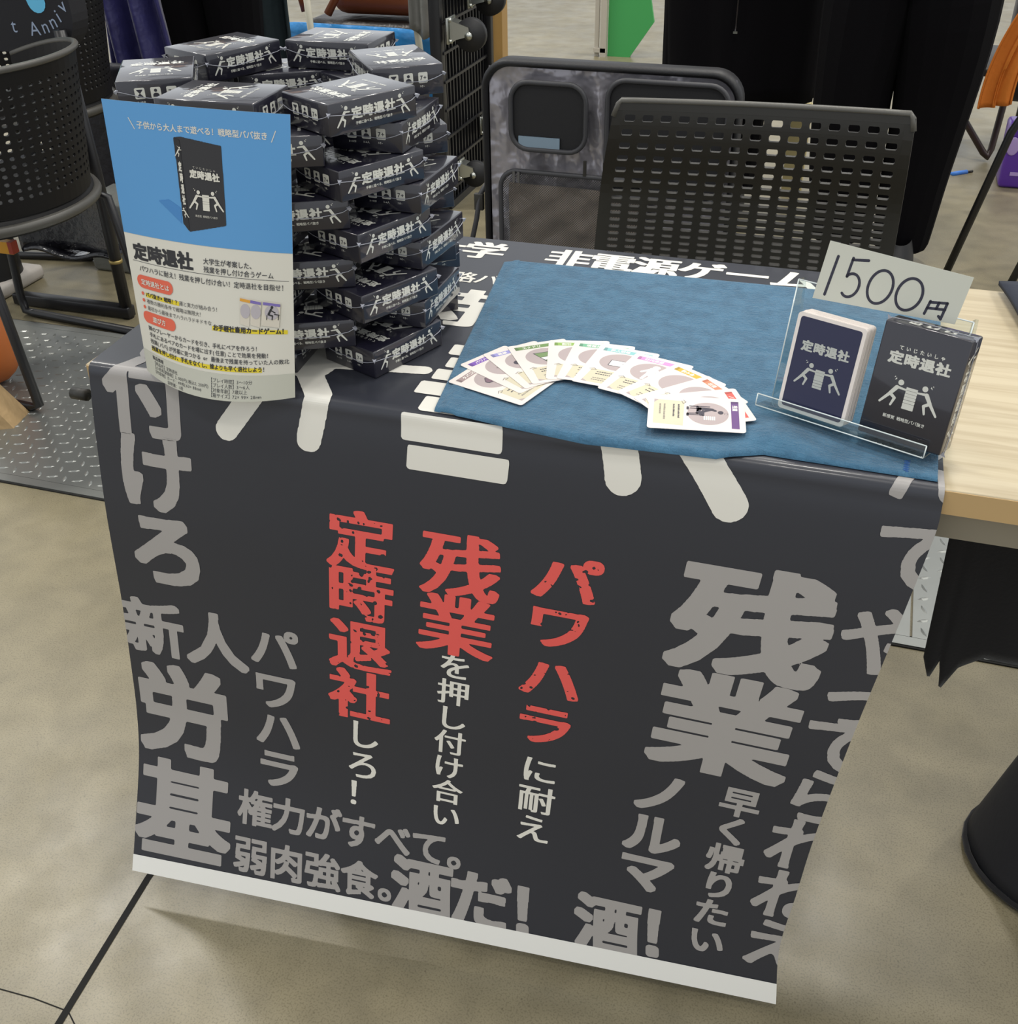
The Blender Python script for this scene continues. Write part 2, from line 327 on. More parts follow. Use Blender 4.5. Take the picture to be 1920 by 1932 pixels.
def resample(P,n=400):
    out=[]
    Q=np.vstack([2*P[0]-P[1],P,2*P[-1]-P[-2]])
    for i in range(1,len(Q)-2):
        p0,p1,p2,p3=Q[i-1:i+3]
        # centripetal catmull
        t0=0;t1=t0+np.linalg.norm(p1-p0)**.5;t2=t1+np.linalg.norm(p2-p1)**.5;t3=t2+np.linalg.norm(p3-p2)**.5
        for t in np.linspace(t1,t2,40,endpoint=False):
            A1=(t1-t)/(t1-t0)*p0+(t-t0)/(t1-t0)*p1;A2=(t2-t)/(t2-t1)*p1+(t-t1)/(t2-t1)*p2;A3=(t3-t)/(t3-t2)*p2+(t-t2)/(t3-t2)*p3
            B1=(t2-t)/(t2-t0)*A1+(t-t0)/(t2-t0)*A2;B2=(t3-t)/(t3-t1)*A2+(t-t1)/(t3-t1)*A3
            out.append((t2-t)/(t2-t1)*B1+(t-t1)/(t2-t1)*B2)
    out.append(P[-1]); out=np.array(out)
    s=np.r_[0,np.cumsum(np.linalg.norm(np.diff(out,axis=0),axis=1))]
    g=np.linspace(0,s[-1],n)
    return np.stack([np.interp(g,s,out[:,k]) for k in range(3)],1),s[-1]
LP,LL=resample(BL_);RP,RL=resample(BR_)
BW,BLEN=841.,(LL+RL)/2
def bpos(u,v):
    t=np.clip(np.asarray(v,float)/BLEN,0,1)*(len(LP)-1); i=np.minimum(t.astype(int),len(LP)-2); f=(t-i)[...,None]
    l=LP[i]*(1-f)+LP[i+1]*f; r=RP[i]*(1-f)+RP[i+1]*f; w=(np.asarray(u,float)/BW)[...,None]
    return l*(1-w)+r*w

def on_banner(off):
    def fn(q):
        u, v = np.clip(q[:, 0], 0, BW), np.clip(-q[:, 1], 0, BLEN); e = 2.0
        p = bpos(u, v); du = bpos(u + e, v) - bpos(u - e, v); dv = bpos(u, np.minimum(v + e, BLEN)) - bpos(u, np.maximum(v - e, 0))
        n = np.cross(dv, du); n /= np.linalg.norm(n, axis=1)[:, None]; n = np.where((n[:, 2:3] - n[:, 1:2]) < 0, -n, n)
        return (p + n * off) / 1000 + np.array([0, 0, TZ])
    return fn
def banner():
    mb = MB(); nu, nv = 36, 230; base = on_banner(0.0)
    U, Vv = np.meshgrid(np.linspace(0, BW, nu), np.linspace(0, BLEN, nv)); P = base(np.stack([U.ravel(), -Vv.ravel()], 1))
    fs = [(j * nu + i, (j + 1) * nu + i, (j + 1) * nu + i + 1, j * nu + i + 1) for j in range(nv - 1) for i in range(nu - 1)]
    mb.add(P.tolist(), fs, M_black, True)
    f1, f1b, f2 = on_banner(.35), on_banner(.45), on_banner(.6)
    def col(st, u, vs, s, m=M_bgrey, rx=.034, sy=None, **k):
        for i, (ch, v) in enumerate(zip(st, vs)): char(mb, f1b if i % 2 else f1, ch, u, -v, s, m, sy, 64, rx, **k)
    g = dict(ry=.034)
    col('押', 68, [292], 100); col('し', 68, [384], 100); col('付', 68, [476], 106, sy=102, rx=.03); col('け', 70, [567], 100); col('ろ', 74, [663], 104)
    for ch, u in (('新', 40), ('人', 125)): char(mb, f1, ch, u, -777, 86, M_bgrey, 80, 64, .032)
    char(mb, f1, '労', 70, -894, 138, M_bgrey, 138, 80, .034); char(mb, f1b, '基', 69, -1040, 140, M_bgrey, 144, 80, .032, .026)
    col('パワハラ', 202, [770, 831, 890, 948], 66, sy=60, rx=.028)
    for i, ch in enumerate('権力がすべて。'): char(mb, f1, ch, 171 + 47.3 * i + (2 if i == 6 else 0), -1013, 50, M_bgrey, 52, 56, .026)
    for i, ch in enumerate('弱肉強食。'): char(mb, f1, ch, 168 + 50 * i, -1081, 51, M_bgrey, 54, 56, .026)
    for ch, u, v in (('酒', 402, 1076), ('だ', 478, 1074), ('！', 553, 1076), ('酒', 638, 1071), ('！', 714, 1067)): char(mb, f1, ch, u, -v, 82, M_bgrey, 90, 64, .034)
    char(mb, f1, '残', 716, -622, 150, M_bgrey, 132, 84, .040, .030); char(mb, f1b, '業', 719, -750, 148, M_bgrey, 134, 84, .040, .026)
    col('ノルマ', 672, [857, 919, 977], 68, sy=64, rx=.034); col('早く帰りたい', 757, [846, 888, 931, 973, 1016, 1061], 44, sy=43, rx=.03)
    col('んてやってられねえ', 836, [432, 521, 614, 684, 744, 815, 888, 965, 1044], 88, sy=84, rx=.022)
    col('定時退社', 311, [606, 671, 742, 812], 78, M_bred, .036, 74, worn=3, ry=.016); col('残業', 422, [615, 690], 88, M_bred, .036, 82, ry=.010)
    col('パワハラ', 532, [608, 666, 734, 797], 72, M_bred, .036, 60, worn=9, ry=.022)
    col('しろ！', 316, [868, 914, 957], 46, M_bwhite, .02, ry=.006); col('を押し付け合い', 425, [743, 779, 815, 851, 888, 925, 961], 40, M_bwhite, .02, 37, ry=.004)
    col('に耐え', 534, [863, 907, 951], 46, M_bwhite, .02, 43, ry=.004)
    for i, ch in enumerate('情報大学　非電源ゲーム'):
        if ch != '　': char(mb, f1, ch, 140 + 54.6 * i, -(44 - 1.0 * i), 57, M_bwhite, 58, 64, .04, .014)
    for i, ch in enumerate('戦略ババ抜き'): char(mb, f1, ch, 275 + 31 * i, -130, 33, M_bwhite, 33, 40, .02, .01)
    for i, ch in enumerate('定時退社'): char(mb, f1, ch, 212 + 106 * i, -214, 108, M_bwhite, 106, 72, .05, .012)
    # pictogram of the two pushing figures and the pile between them
    fig = []
    for (a, b, c, d) in ((357, 460, 488, 514), (350, 452, 456, 484), (365, 466, 424, 452), (350, 452, 395, 421), (357, 460, 366, 389), (362, 464, 338, 361), (356, 458, 308, 332)): fig.append([(x, -y) for x, y in rrect(a, c, b, d, 3)])
    for pts, w in ((((160, 503), (198, 450), (216, 395)), 25), (((252, 500), (262, 452), (226, 400)), 27), (((345, 374), (250, 388)), 17), (((236, 330), (232, 400)), 46)):
        for a, b in zip(pts, pts[1:]): fig.append(capsule((a[0], -a[1]), (b[0], -b[1]), w))
    fig.append(ellipse(262, -296, 27, 27))
    for a, b, w in (((559, 440), (569, 490), 34), ((610, 420), (668, 500), 33), ((470, 374), (565, 384), 17), ((590, 330), (588, 420), 46)): fig.append(capsule((a[0], -a[1]), (b[0], -b[1]), w))
    fig.append(ellipse(560, -292, 27, 27))
    ink(mb, on_banner(.52), merge(fig, .5), M_bwhite)
    vt = lambda u: 1114 - 9 * u / BW
    st = []
    for i in range(30):
        a, b = BW * i / 30, BW * (i + 1) / 30
        for k in range(6): st.append([(a, -(vt(a) + (BLEN - vt(a)) * k / 6)), (a, -(vt(a) + (BLEN - vt(a)) * (k + 1) / 6)), (b, -(vt(b) + (BLEN - vt(b)) * (k + 1) / 6)), (b, -(vt(b) + (BLEN - vt(b)) * k / 6))])
    ink(mb, f2, st, M_paper)
    o = mb.build('banner'); return tag(o, 'black paper banner with grey and red lettering draped over the table front', 'banner')
banner()
# ================================================================ game boxes, stacked as a hexagonal ring tower
M_box = mat('box_card_print', '191825', .34, coat=.8, bump=(55, .22, .0012)); M_bprint = mat('box_white_print', 'cfcfc6', .4, coat=.4); M_seam = mat('film_seam', '9a9ca6', .25, coat=.3)
M_icon = mat('box_icon_ink', '2a2a34', .5)
def man(cx, cy, k, flip=1):
    """pushing figure, shapes in mm at scale k; flip=1 faces right"""
    f = lambda x, y: (cx + flip * x * k, cy + y * k); o = [[f(*p) for p in ellipse(4.2, 9.5, 2.2, 2.2, 18)]]
    for a, b, w, w2 in (((2.2, 5.6), (8.6, 5.0), 2.0, 1.4), ((2.0, 5.3), (-2.0, -.6), 3.2, 2.8), ((-2.0, -.6), (-8.2, -8.4), 2.5, 1.7), ((-1.4, -.8), (2.2, -3.2), 2.5, 2.2), ((2.2, -3.2), (.4, -9.0), 2.2, 1.6)):
        o.append(capsule(f(*a), f(*b), w * k, 6, w2 * k))
    o += [[f(-1.2, 10.2), f(.2, 12.6), f(.6, 11.2)], [f(-1.8, 11.9), f(-1.2, 13.6), f(-.6, 12.8)]]
    return o if flip == 1 else [p[::-1] for p in o]
def logo(cx, cy, k):
    o = man(cx - 13.4 * k, cy, k) + man(cx + 13.4 * k, cy, k, -1)
    for i in range(7): o.append([(cx - 4.4 * k, cy + (-9.6 + 2.45 * i) * k), (cx + 4.4 * k, cy + (-9.6 + 2.45 * i) * k), (cx + 4.4 * k, cy + (-7.4 + 2.45 * i) * k), (cx - 4.4 * k, cy + (-7.4 + 2.45 * i) * k)])
    return o
def title(mb, fn, cx, cy, s, m, sy=None, N=56, gap=1.06):
    for i, ch in enumerate('定時退社'): char(mb, fn, ch, cx + (i - 1.5) * s * gap, cy, s, m, sy, N, .045, .04)
def face_art(mb, fn, m, k=1.0, small=True):
    title(mb, fn, 0, 19 * k, 11.2 * k, m, 9.6 * k)
    if small:
        for i, ch in enumerate('ていじたいしゃ'): char(mb, fn, ch, (i - 3) * 5.2 * k, 27 * k, 3.6 * k, m, None, 24, .03)
        text(mb, fn, '新感覚', -16.5 * k, -26 * k, 3.1 * k, m, 24, .02); text(mb, fn, '戦略型ババ抜き', -5.6 * k, -26 * k, 3.1 * k, m, 24, .02)
    ink(mb, fn, merge(logo(0, -8 * k, k), 3.2), m)
def side_art(mb, fn, m):
    title(mb, fn, 0, 2.4, 11.9, m, 10.6); ink(mb, fn, merge(man(-34, .2, .84), 3.4) + merge(man(34, .2, .84, -1), 3.4), m)
    text(mb, fn, '手軽に遊べる、戦略型ババ抜き', -21, -6.6, 3.0, m, 24, .012)
def icon_art(mb, fn, fn2, m, mi):
    for k, x in enumerate((-15, 0, 15)):
        ink(mb, fn, [rrect(x - 4.8, -2.6, x + 4.8, 7.6, 1.4)], m)
        if k == 0: ink(mb, fn2, [[(x - 2.8, 6), (x + 2.8, 6), (x + 2.8, 5.3), (x + .3, 2.5), (x + 2.8, -.4), (x + 2.8, -1.2), (x - 2.8, -1.2), (x - 2.8, -.4), (x - .3, 2.5), (x - 2.8, 5.3)][::-1]], mi)
        if k == 1: ink(mb, fn2, [ellipse(x, 4.6, 1.5, 1.5, 14), [(x - 3, -1.3), (x + 3, -1.3)] + ellipse(x, -.2, 3, 2.7, 10, 0, PI)], mi)
        if k == 2: text(mb, fn2, '7+', x - 3.3, 2.6, 6.0, mi, 24, .02)
        text(mb, fn, ('3~10分', '3~6人', '7才~')[k], x - 3.6, -5.6, 2.3, m, 24, .01)
BX, BY, BZ = 99.5, 72.5, 28.7
def game_box_mesh():
    mb = MB(); mb.box((0, 0, BZ / 2000), (BX / 1000, BY / 1000, BZ / 1000), M_box, bev=.0014)
    e = .12; A = lambda f: (lambda q: np.stack(f(q[:, 0], q[:, 1]), 1) / 1000); one = lambda a, v: np.full_like(a, v)
    face_art(mb, A(lambda a, b: (-b, a, one(a, BZ + e))), M_bprint, 1.12)
    side_art(mb, A(lambda a, b: (a, one(a, -BY / 2 - e), b + BZ / 2)), M_bprint); side_art(mb, A(lambda a, b: (-a, one(a, BY / 2 + e), b + BZ / 2)), M_bprint)
    icon_art(mb, A(lambda a, b: (one(a, -BX / 2 - e), -a, b + BZ / 2)), A(lambda a, b: (one(a, -BX / 2 - 2 * e), -a, b + BZ / 2)), M_bprint, M_icon)
    icon_art(mb, A(lambda a, b: (one(a, BX / 2 + e), a, b + BZ / 2)), A(lambda a, b: (one(a, BX / 2 + 2 * e), a, b + BZ / 2)), M_bprint, M_icon)
    return mb
def seam_mesh(ph):
    mb = MB(); hx, hy = BX / 2000 + .0007, BY / 2000 + .0007; pts = []; n = 15
    cs = [(-hx, -hy), (hx, -hy), (hx, hy), (-hx, hy)]
    for k in range(4):
        a, b = cs[k], cs[(k + 1) % 4]
        for i in range(n):
            t = i / n; s = math.sin(PI * t); pts.append((a[0] + (b[0] - a[0]) * t, a[1] + (b[1] - a[1]) * t, BZ / 2000 + .0045 - .006 * s + .0012 * math.sin(5 * t * (1 + .3 * k) + ph + k)))
    mb.tube(pts, .00042, M_seam, 5, True)
    for k, (x, y) in enumerate(cs):      # crumpled corners of the shrink film
        sx, sy = (1 if x > 0 else -1), (1 if y > 0 else -1); z = BZ / 2000 + .005
        mb.add([(x, y - sy * .003, z + .002), (x - sx * .003, y, z + .0015), (x + sx * .0022, y + sy * .0018, z + .001 * math.sin(ph + k)), (x, y, z - .0025)], [(0, 1, 2), (1, 3, 2), (3, 0, 2)], M_seam)
    return mb
BOX0 = game_box_mesh().build('game_box'); tag(BOX0, 'box', 'box', 'shrink-wrapped game boxes in the ring tower'); seam_mesh(.4).build('shrink_film', BOX0)
SEAM2 = None
LAY = ['bottom', 'second', 'third', 'fourth', 'middle', 'sixth', 'seventh', 'eighth', 'top']
CXY = (158, 192)
ODD = [('front right', 274, 115, 61), ('right rear', 263, 250, 128), ('rear right', 163, 335, 179), ('rear left', 54, 268, -112), ('left rear', 52, 143, -60), ('front left', 165, 75, 2)]
EVEN = [('front', 219, 73, 27), ('right', 293, 170, 88), ('back right', 219, 301, 148), ('back', 103, 310, 208), ('left', 38, 205, 268), ('left front', 97, 88, 330)]
DRIFT = {1: (17, -7, 8), 2: (8, -3, 1), 3: (15, -8, 4), 4: (6, 6, -2), 5: (10, 0, 6), 6: (6, 4, 0), 7: (5, 0, -1), 8: (-8, 0, 1), 9: (0, 0, 0)}
LBL = '{} shrink-wrapped black game box in the {} layer of the ring tower'
first = True
for L in range(1, 10):
    for (pos, x, y, a) in (ODD if L % 2 else EVEN):
        if L == 2 and pos == 'back right': x, y = 248, 283
        dx, dy, da = DRIFT[L]; j = RNG.normal(0, 1, 3) if L < 9 else (0, 0, 0)
        if L == 9 and pos == 'rear left': a += 0
        o = BOX0 if first else copy_tree(BOX0); first = False
        w = 1.0 if (x > 200 and y < 200) else .4
        o.location = V((x + dx * w + j[0] * 1.5, y + dy * w + j[1] * 1.5, 1.2 + (L - 1) * 29.15)); o.rotation_euler = (0, 0, math.radians(a + da * w + j[2] * 1.2))
        o['label'] = LBL.format(pos, LAY[L - 1])
tagged = None
# ================================================================ flyer standing against the tower
def flyer():
    TL, TR, BL, BR = [np.array(p, float) for p in ((86, 5, 268.4), (272.5, 3, 267), (80, -6, 5.5), (245.5, -7, .2))]
    FW, FH = 182., 257.
    def fn(off):
        def g(q):
            s, t = np.clip(q[:, 0] / FW, 0, 1)[:, None], np.clip(-q[:, 1] / FH, 0, 1)[:, None]
            p = (TL * (1 - s) + TR * s) * (1 - t) + (BL * (1 - s) + BR * s) * t
            bulge = 4 * s * (1 - s) * (2 + 22 * t ** 2.2); p = p + np.concatenate([0 * s, -bulge, -.18 * bulge], 1)
            p[:, 1] -= off; return p / 1000 + np.array([0, 0, TZ])
        return g
    wht = mat('flyer_white', 'dbd8cc', .5); blu = mat('flyer_blue', '5a9bd3', .38); ink_d = mat('flyer_ink', '45464a', .5); ink_b = mat('flyer_black', '2d2d31', .45); red = mat('flyer_coral', 'e2684f', .5)
    yel = mat('flyer_yellow', 'e6d02f', .5); gry = mat('flyer_footer', 'c3c3b6', .5); sh = mat('flyer_blue_shade', '4686c4', .4); pale = mat('flyer_pale', 'd9d2c3', .5); pur = mat('flyer_violet', '7d6fb5', .5); ora = mat('flyer_orange', 'e0a23c', .5); lil = mat('flyer_lilac', 'b9b3b8', .5)
    mb = MB(); n, m = 26, 40; U, Vv = np.meshgrid(np.linspace(0, FW, n), np.linspace(0, FH, m)); P = fn(0)(np.stack([U.ravel(), -Vv.ravel()], 1))
    mb.add(P.tolist(), [(j * n + i, (j + 1) * n + i, (j + 1) * n + i + 1, j * n + i + 1) for j in range(m - 1) for i in range(n - 1)], wht, True)
    f1, f2, f3, f4 = fn(.3), fn(.55), fn(.8), fn(1.05)
    def tiles(x0, y0, x1, y1, k=20, r=8): return [[(x0 + (x1 - x0) * i / k, -(y0 + (y1 - y0) * (j + 1) / r)), (x0 + (x1 - x0) * (i + 1) / k, -(y0 + (y1 - y0) * (j + 1) / r)), (x0 + (x1 - x0) * (i + 1) / k, -(y0 + (y1 - y0) * j / r)), (x0 + (x1 - x0) * i / k, -(y0 + (y1 - y0) * j / r))] for i in range(k) for j in range(r)]
    ink(mb, f1, tiles(0, 0, FW, 117, 20, 20), blu); ink(mb, f1, tiles(0, 232, FW, FH, 20, 12), gry)
    N = lambda pts: [(x, -y) for x, y in pts][::-1]
    def tx(st, x, y, s, mt, k=0, rx=0, f=f2, adv=1.0): return text(mb, f, st, x, -y, s, mt, k, rx, adv)
    tx('子供から大人まで遊べる！戦略型ババ抜き', 33, 18.5, 6.75, wht, 40, .02)
    for a, b in (((25.5, 13.5), (30.5, 22.5)), ((168.5, 14), (164.5, 23))): ink(mb, f2, [capsule((a[0], -a[1]), (b[0], -b[1]), .8)], wht)
    ink(mb, f2, merge([N([(70, 100), (46, 82), (58, 80), (70, 86)])], 1), sh)
    ink(mb, f2, merge([N([(69.5, 26), (76.5, 25), (116, 29.5), (117, 97), (78, 106), (71.5, 99)])], 1), ink_b); ink(mb, f3, merge([N([(69.5, 26), (75.5, 28), (77.8, 106), (71.5, 99)])], 1), mat('flyer_box_side', '232327', .45))
    for i, ch in enumerate('定時退社'): char(mb, f4, ch, 86.5 + 7.6 * i, -(55 + .5 * i), 7.4, wht, 7.2, 36, .045)
    for i, ch in enumerate('ていじたいしゃ'): char(mb, f4, ch, 87.5 + 3.4 * i, -(49.4 + .25 * i), 2.4, wht)
    ink(mb, f4, merge(logo(97.5, -78, .8), 3), wht); tx('新感覚 戦略型ババ抜き', 85.5, 91, 2.2, wht, f=f4)
    for i, ch in enumerate('定時退社'): char(mb, f4, ch, 73.6 + .35 * i, -(50 + 9.5 * i), 3.2, wht, 8.5, 30, .05)
    ink(mb, f4, merge(man(73, -38, .4), 5) + merge(man(75, -90, .4, -1), 5), wht)
    for i, ch in enumerate('定時退社'): char(mb, f1, ch, 17 + 17.6 * i, -133, 17.6, ink_b, 16, 56, .05, .045)
    tx('大学生が考案した、', 90, 130.5, 6.1, ink_d, 32, .01); tx('残業を押し付け合うゲーム', 90, 138, 6.1, ink_d, 32, .01)
    ink(mb, f1, tiles(6, 142.2, 178, 142.6, 20, 1), ink_d)
    tx('パワハラに耐え！残業を押し付け合い！定時退社を目指せ！', 13, 148.6, 6.05, ink_d, 32, .008)
    def pill(x0, y0, x1, y1, st, tx0):
        ink(mb, f2, merge([N(rrect(x0, y0, x1, y1, (y1 - y0) / 2 - .1))], 1.5), red); tx(st, tx0, (y0 + y1) / 2, 5.9, wht, 32, .02, f4)
    pill(8, 155, 53, 167.5, '定時退社とは', 13.5); pill(9.5, 190, 53, 201.5, '遊び方', 23)
    for y, h, st in ((173, 'ババ抜き×戦略！？', '運と実力が絡み合う！'), (179.6, '', '複数の勝利条件で戦略は無限大！'), (186.2, '', '最初から最後までハラハラドキドキな')):
        ink(mb, f2, [ellipse(13, -y, 1.7, 1.7, 14)], red); x = 17
        if h: ink(mb, f1, tiles(16.5, y - 1.2, 17 + 4.7 * len(h), y + 2.8, 8, 1), yel); x = tx(h, x, y, 4.7, ink_b, 28, .028)
        x = tx(st, x, y, 4.7, ink_d, 0)
    y = 189.5; ink(mb, f1, tiles(97, y - 1, 176, y + 3, 10, 1), yel); tx('お手軽社畜用カードゲーム！', 98, y, 6.0, ink_b, 32, .028)
    for k, (x, c) in enumerate(((128, ora), (139, pur), (152, pur))):
        w = 18 if k == 2 else 11.5; ink(mb, (f2, f3, f4)[k], [N([(x, 159 + k), (x + w, 160.6 + k * 1.1), (x + w - 2, 186), (x - 2 * (k == 2), 184)])], pale); g_ = fn(.9 + .3 * k)
        ink(mb, g_, [N([(x + .5, 160 + k), (x + w - .3, 161.4 + k * 1.1), (x + w - .5, 164 + k), (x + .3, 162.6 + k)])], c); ink(mb, g_, [ellipse(x + w * .5, -171.5, min(w / 2 - .6, 7), 6.6)], lil)
    g_ = fn(1.8); ink(mb, g_, [capsule((160.5, -168.5), (158, -173), 2.0), capsule((158, -173.5), (162, -174.5), 1.4), capsule((162, -174.5), (161.5, -178), 1.1), capsule((160.5, -169.5), (164.5, -171.5), 1), ellipse(161.5, -166.5, 1.4, 1.4, 12), capsule((164, -173), (168.5, -173.6), .9), capsule((168, -173.6), (167.6, -178), .8), capsule((156.5, -174), (156, -178), .8)], ink_b)
    for i, st in enumerate(('隣のプレーヤーからカードを引き、手札にペアを作ろう！', '手札にあるペアのカードを場に出す(任意)ことで効果を発動！', '残業(ババ)が労基に見つかる or 最後まで残業を持っていた人の敗北')): tx(st, 14.5 + i * .3, 206.5 + 6.4 * i, 5.15, ink_d, 30, .006)
    ink(mb, f1, tiles(15, 225, 150, 229.2, 14, 1), yel); tx('残業を押し付け、手札をなくし、誰よりも早く退社しよう！', 15.5, 226, 5.2, ink_b, 30, .026)
    tx('製品情報', 15, 236, 4.2, ink_d, 24, .01)
    for i, (x, st) in enumerate(((15, '【商品名】定時退社'), (15, '【小売希望価格】2,000円(税込2,200円)'), (15, '【内容物】カード：49枚(63×88mm)'), (36, '説明書：1枚'))): tx(st, x, 240.8 + 4.4 * i, 4.1, ink_d)
    for i, st in enumerate(('【プレイ時間】3〜10分', '【プレイ人数】3〜6人', '【対象年齢】7歳以上', '【箱サイズ】72×99×28mm')): tx(st, 92, 238.5 + 4.7 * i, 4.5, ink_d)
    o = mb.build('flyer'); tag(o, 'blue and white paper flyer standing against the box tower', 'flyer')
flyer()
# ================================================================ blue towel
def towel():
    m = bpy.data.materials.new('waffle_cotton'); m.use_nodes = True; nt = m.node_tree; b = nt.nodes['Principled BSDF']; L = nt.links.new
    b.inputs['Roughness'].default_value = .95; b.inputs['Specular IOR Level'].default_value = .15; b.inputs['Sheen Weight'].default_value = .25
    tc = nt.nodes.new('ShaderNodeTexCoord'); hs = []
    def nz(scale, sx, sy, rot=0.0, det=3):
        mp = nt.nodes.new('ShaderNodeMapping'); mp.inputs['Scale'].default_value = (sx, sy, 1); mp.inputs['Rotation'].default_value = (0, 0, rot); n = nt.nodes.new('ShaderNodeTexNoise'); n.inputs['Scale'].default_value = scale; n.inputs['Detail'].default_value = det; n.inputs['Distortion'].default_value = .6
        L(tc.outputs['Object'], mp.inputs[0]); L(mp.outputs[0], n.inputs['Vector']); return n
    n1, n2_, n3 = nz(1, 95, 330), nz(1, 420, 120, .1), nz(1, 900, 900)
    a = nt.nodes.new('ShaderNodeMath'); a.operation = 'MULTIPLY_ADD'; a.inputs[1].default_value = .8; L(n1.outputs['Fac'], a.inputs[0]); L(n2_.outputs['Fac'], a.inputs[2])
    a2 = nt.nodes.new('ShaderNodeMath'); a2.operation = 'MULTIPLY_ADD'; a2.inputs[1].default_value = .5; L(n3.outputs['Fac'], a2.inputs[0]); L(a.outputs[0], a2.inputs[2])
    bp = nt.nodes.new('ShaderNodeBump'); bp.inputs['Strength'].default_value = .85; bp.inputs['Distance'].default_value = .0018; L(a2.outputs[0], bp.inputs['Height']); L(bp.outputs[0], b.inputs['Normal'])
    n2 = nt.nodes.new('ShaderNodeTexNoise'); n2.inputs['Scale'].default_value = 60; L(tc.outputs['Object'], n2.inputs['Vector']); r = nt.nodes.new('ShaderNodeValToRGB'); r.color_ramp.elements[0].color = srgb('3c637e'); r.color_ramp.elements[1].color = srgb('47718d'); r.color_ramp.elements[0].position = .35; r.color_ramp.elements[1].position = .65
    L(n2.outputs['Fac'], r.inputs[0]); L(r.outputs[0], b.inputs['Base Color'])
    def edge(t, K):
        for (a, p), (c, q) in zip(K, K[1:]):
            if t <= c: f = (t - a) / (c - a); f = f * f * (3 - 2 * f); return [p[i] + (q[i] - p[i]) * f for i in range(2)]
        return K[-1][1]
    front = [(0, (387, 2)), (.16, (460, -6)), (.33, (537, -11)), (.6, (655, -7)), (.69, (694, 9)), (.8, (745, 8)), (1, (839, 6))]
    back = [(0, (334, 378)), (.05, (352, 386)), (1, (842, 396))]
    NU, NV = 150, 110; TH = 2.6
    def top(s, t):
        f, k = edge(s, front), edge(s, back); x, y = f[0] + (k[0] - f[0]) * t, f[1] + (k[1] - f[1]) * t
        d = min(t * 380, (1 - t) * 380, s * 460, (1 - s) * 460); z = TH * math.sqrt(max(0, 1 - (1 - min(1, d / 4.5)) ** 2))
        z += .7 * math.sin(x * .021 + y * .013) * min(1, d / 40) + .4 * math.sin(y * .055 + x * .006) * min(1, d / 30)
        z += 7 * math.exp(-((x - 702) / 34) ** 2 - ((y - 34) / 26) ** 2) * min(1, d / 12) - 1.5 * math.exp(-((x - 690) / 16) ** 2 - ((y - 13) / 9) ** 2) * min(1, d / 10)
        z -= 1.1 * math.exp(-((y - 205 - 10 * math.sin(x * .02)) / 5) ** 2) * min(1, d / 25)      # fold crease
        if y < -2: z -= .2 * (-2 - y) ** 1.35
        if s < .07: z += 1.3 * (1 if .028 < s < .06 else 0)                          # hem
        return V((x, y, 2.0 + z))
    mb = MB(); mb.grid(lambda s, t: top(s ** 1.0, t), NU, NV, m)
    n = len(mb.v); rim = [i for i in range(NU)] + [j * NU + NU - 1 for j in range(1, NV)] + [(NV - 1) * NU + i for i in range(NU - 2, -1, -1)] + [j * NU for j in range(NV - 2, 0, -1)]
    vs = [(mb.v[i][0], mb.v[i][1], mb.v[i][2] - .0004) for i in rim]; k = len(rim)
    mb.v += vs; mb.f += [(rim[i], n + i, n + (i + 1) % k, rim[(i + 1) % k]) for i in range(k)]; mb.fm += [0] * k; mb.sm += [True] * k
    o = mb.build('towel'); tag(o, 'blue waffle cotton towel spread over the banner on the table', 'towel')
    th = mat('hem_thread', '345f9c', .9); h = MB()
    for s in (.93,):
        pts = []
        for i in range(40): p = top(s + .004 * math.sin(i), .01 + .05 * i / 39); pts.append((p[0], p[1], p[2] + .0002))
        h.tube(pts, .0004, th, 4)
    h.build('hem_stitching', o)
towel()
# ================================================================ fan of cards on the towel
CW, CH = 63., 88.
M_card = mat('card_stock', 'e9e0d9', .4); M_cmau = mat('card_mauve', 'b5a6a5', .5); M_cpar = mat('card_parchment', 'd6cdb2', .55); M_cink = mat('card_ink', '3f3a45', .5); M_cwh = mat('card_white', 'eeeae4', .45); M_cgry = mat('card_grey_text', '8a8379', .5)
def card_mesh(k, head, hcol, icon):
    mb = MB(); mb.prism([(x / 1000, y / 1000) for x, y in rrect(-CW / 2, -CH / 2, CW / 2, CH / 2, 3.2)], -.0002, .0002, M_card)
    F = lambda z: (lambda q: np.stack([q[:, 0], q[:, 1], np.full(len(q), .2 + z)], 1) / 1000)
    hm = mat('card_header_%s' % head, hcol, .45); hd = mat('card_header_dark_%s' % head, tuple(c * .62 for c in srgb(hcol)[:3]) + (1,), .45)
    ink(mb, F(.05), [[(-25.5, 31.5), (25.5, 31.5), (25.5, 38.5), (-25.5, 38.5)]], hm); ink(mb, F(.08), [[(-25.5, 31.5), (-21.5, 31.5), (-22.5, 38.5), (-25.5, 38.5)]], hd)
    text(mb, F(.1), head, -18, 35, 5.2, M_cwh, 28, .02)
    ink(mb, F(.05), [ellipse(0, 10.5, 21, 18.8, 40)], M_cmau); ink(mb, F(.05), [[(-23.5, -39), (22, -39), (24.5, -12), (-21.5, -11)]], M_cpar); ink(mb, F(.08), [[(-23.5, -39), (-17, -39), (-23, -35)]], M_cmau)
    ink(mb, F(.1), path_strokes([(-24, -12), (-20, -9.5), (-17, -12.2), (-22, -13.5)], .7), M_cgry)
    rg = np.random.default_rng(k + 3)
    for y, w in ((-17, 26), (-21.5, 22), (-30, 30), (-34, 19)):
        x = -15
        while x < -15 + w: l = rg.uniform(1.3, 2.2); ink(mb, F(.1), [[(x, y), (x + l, y), (x + l, y + rg.uniform(1, 1.9)), (x, y + 1.6)]], M_cgry if y < -25 else M_cink); x += l + .55
    icon(mb, F); return mb
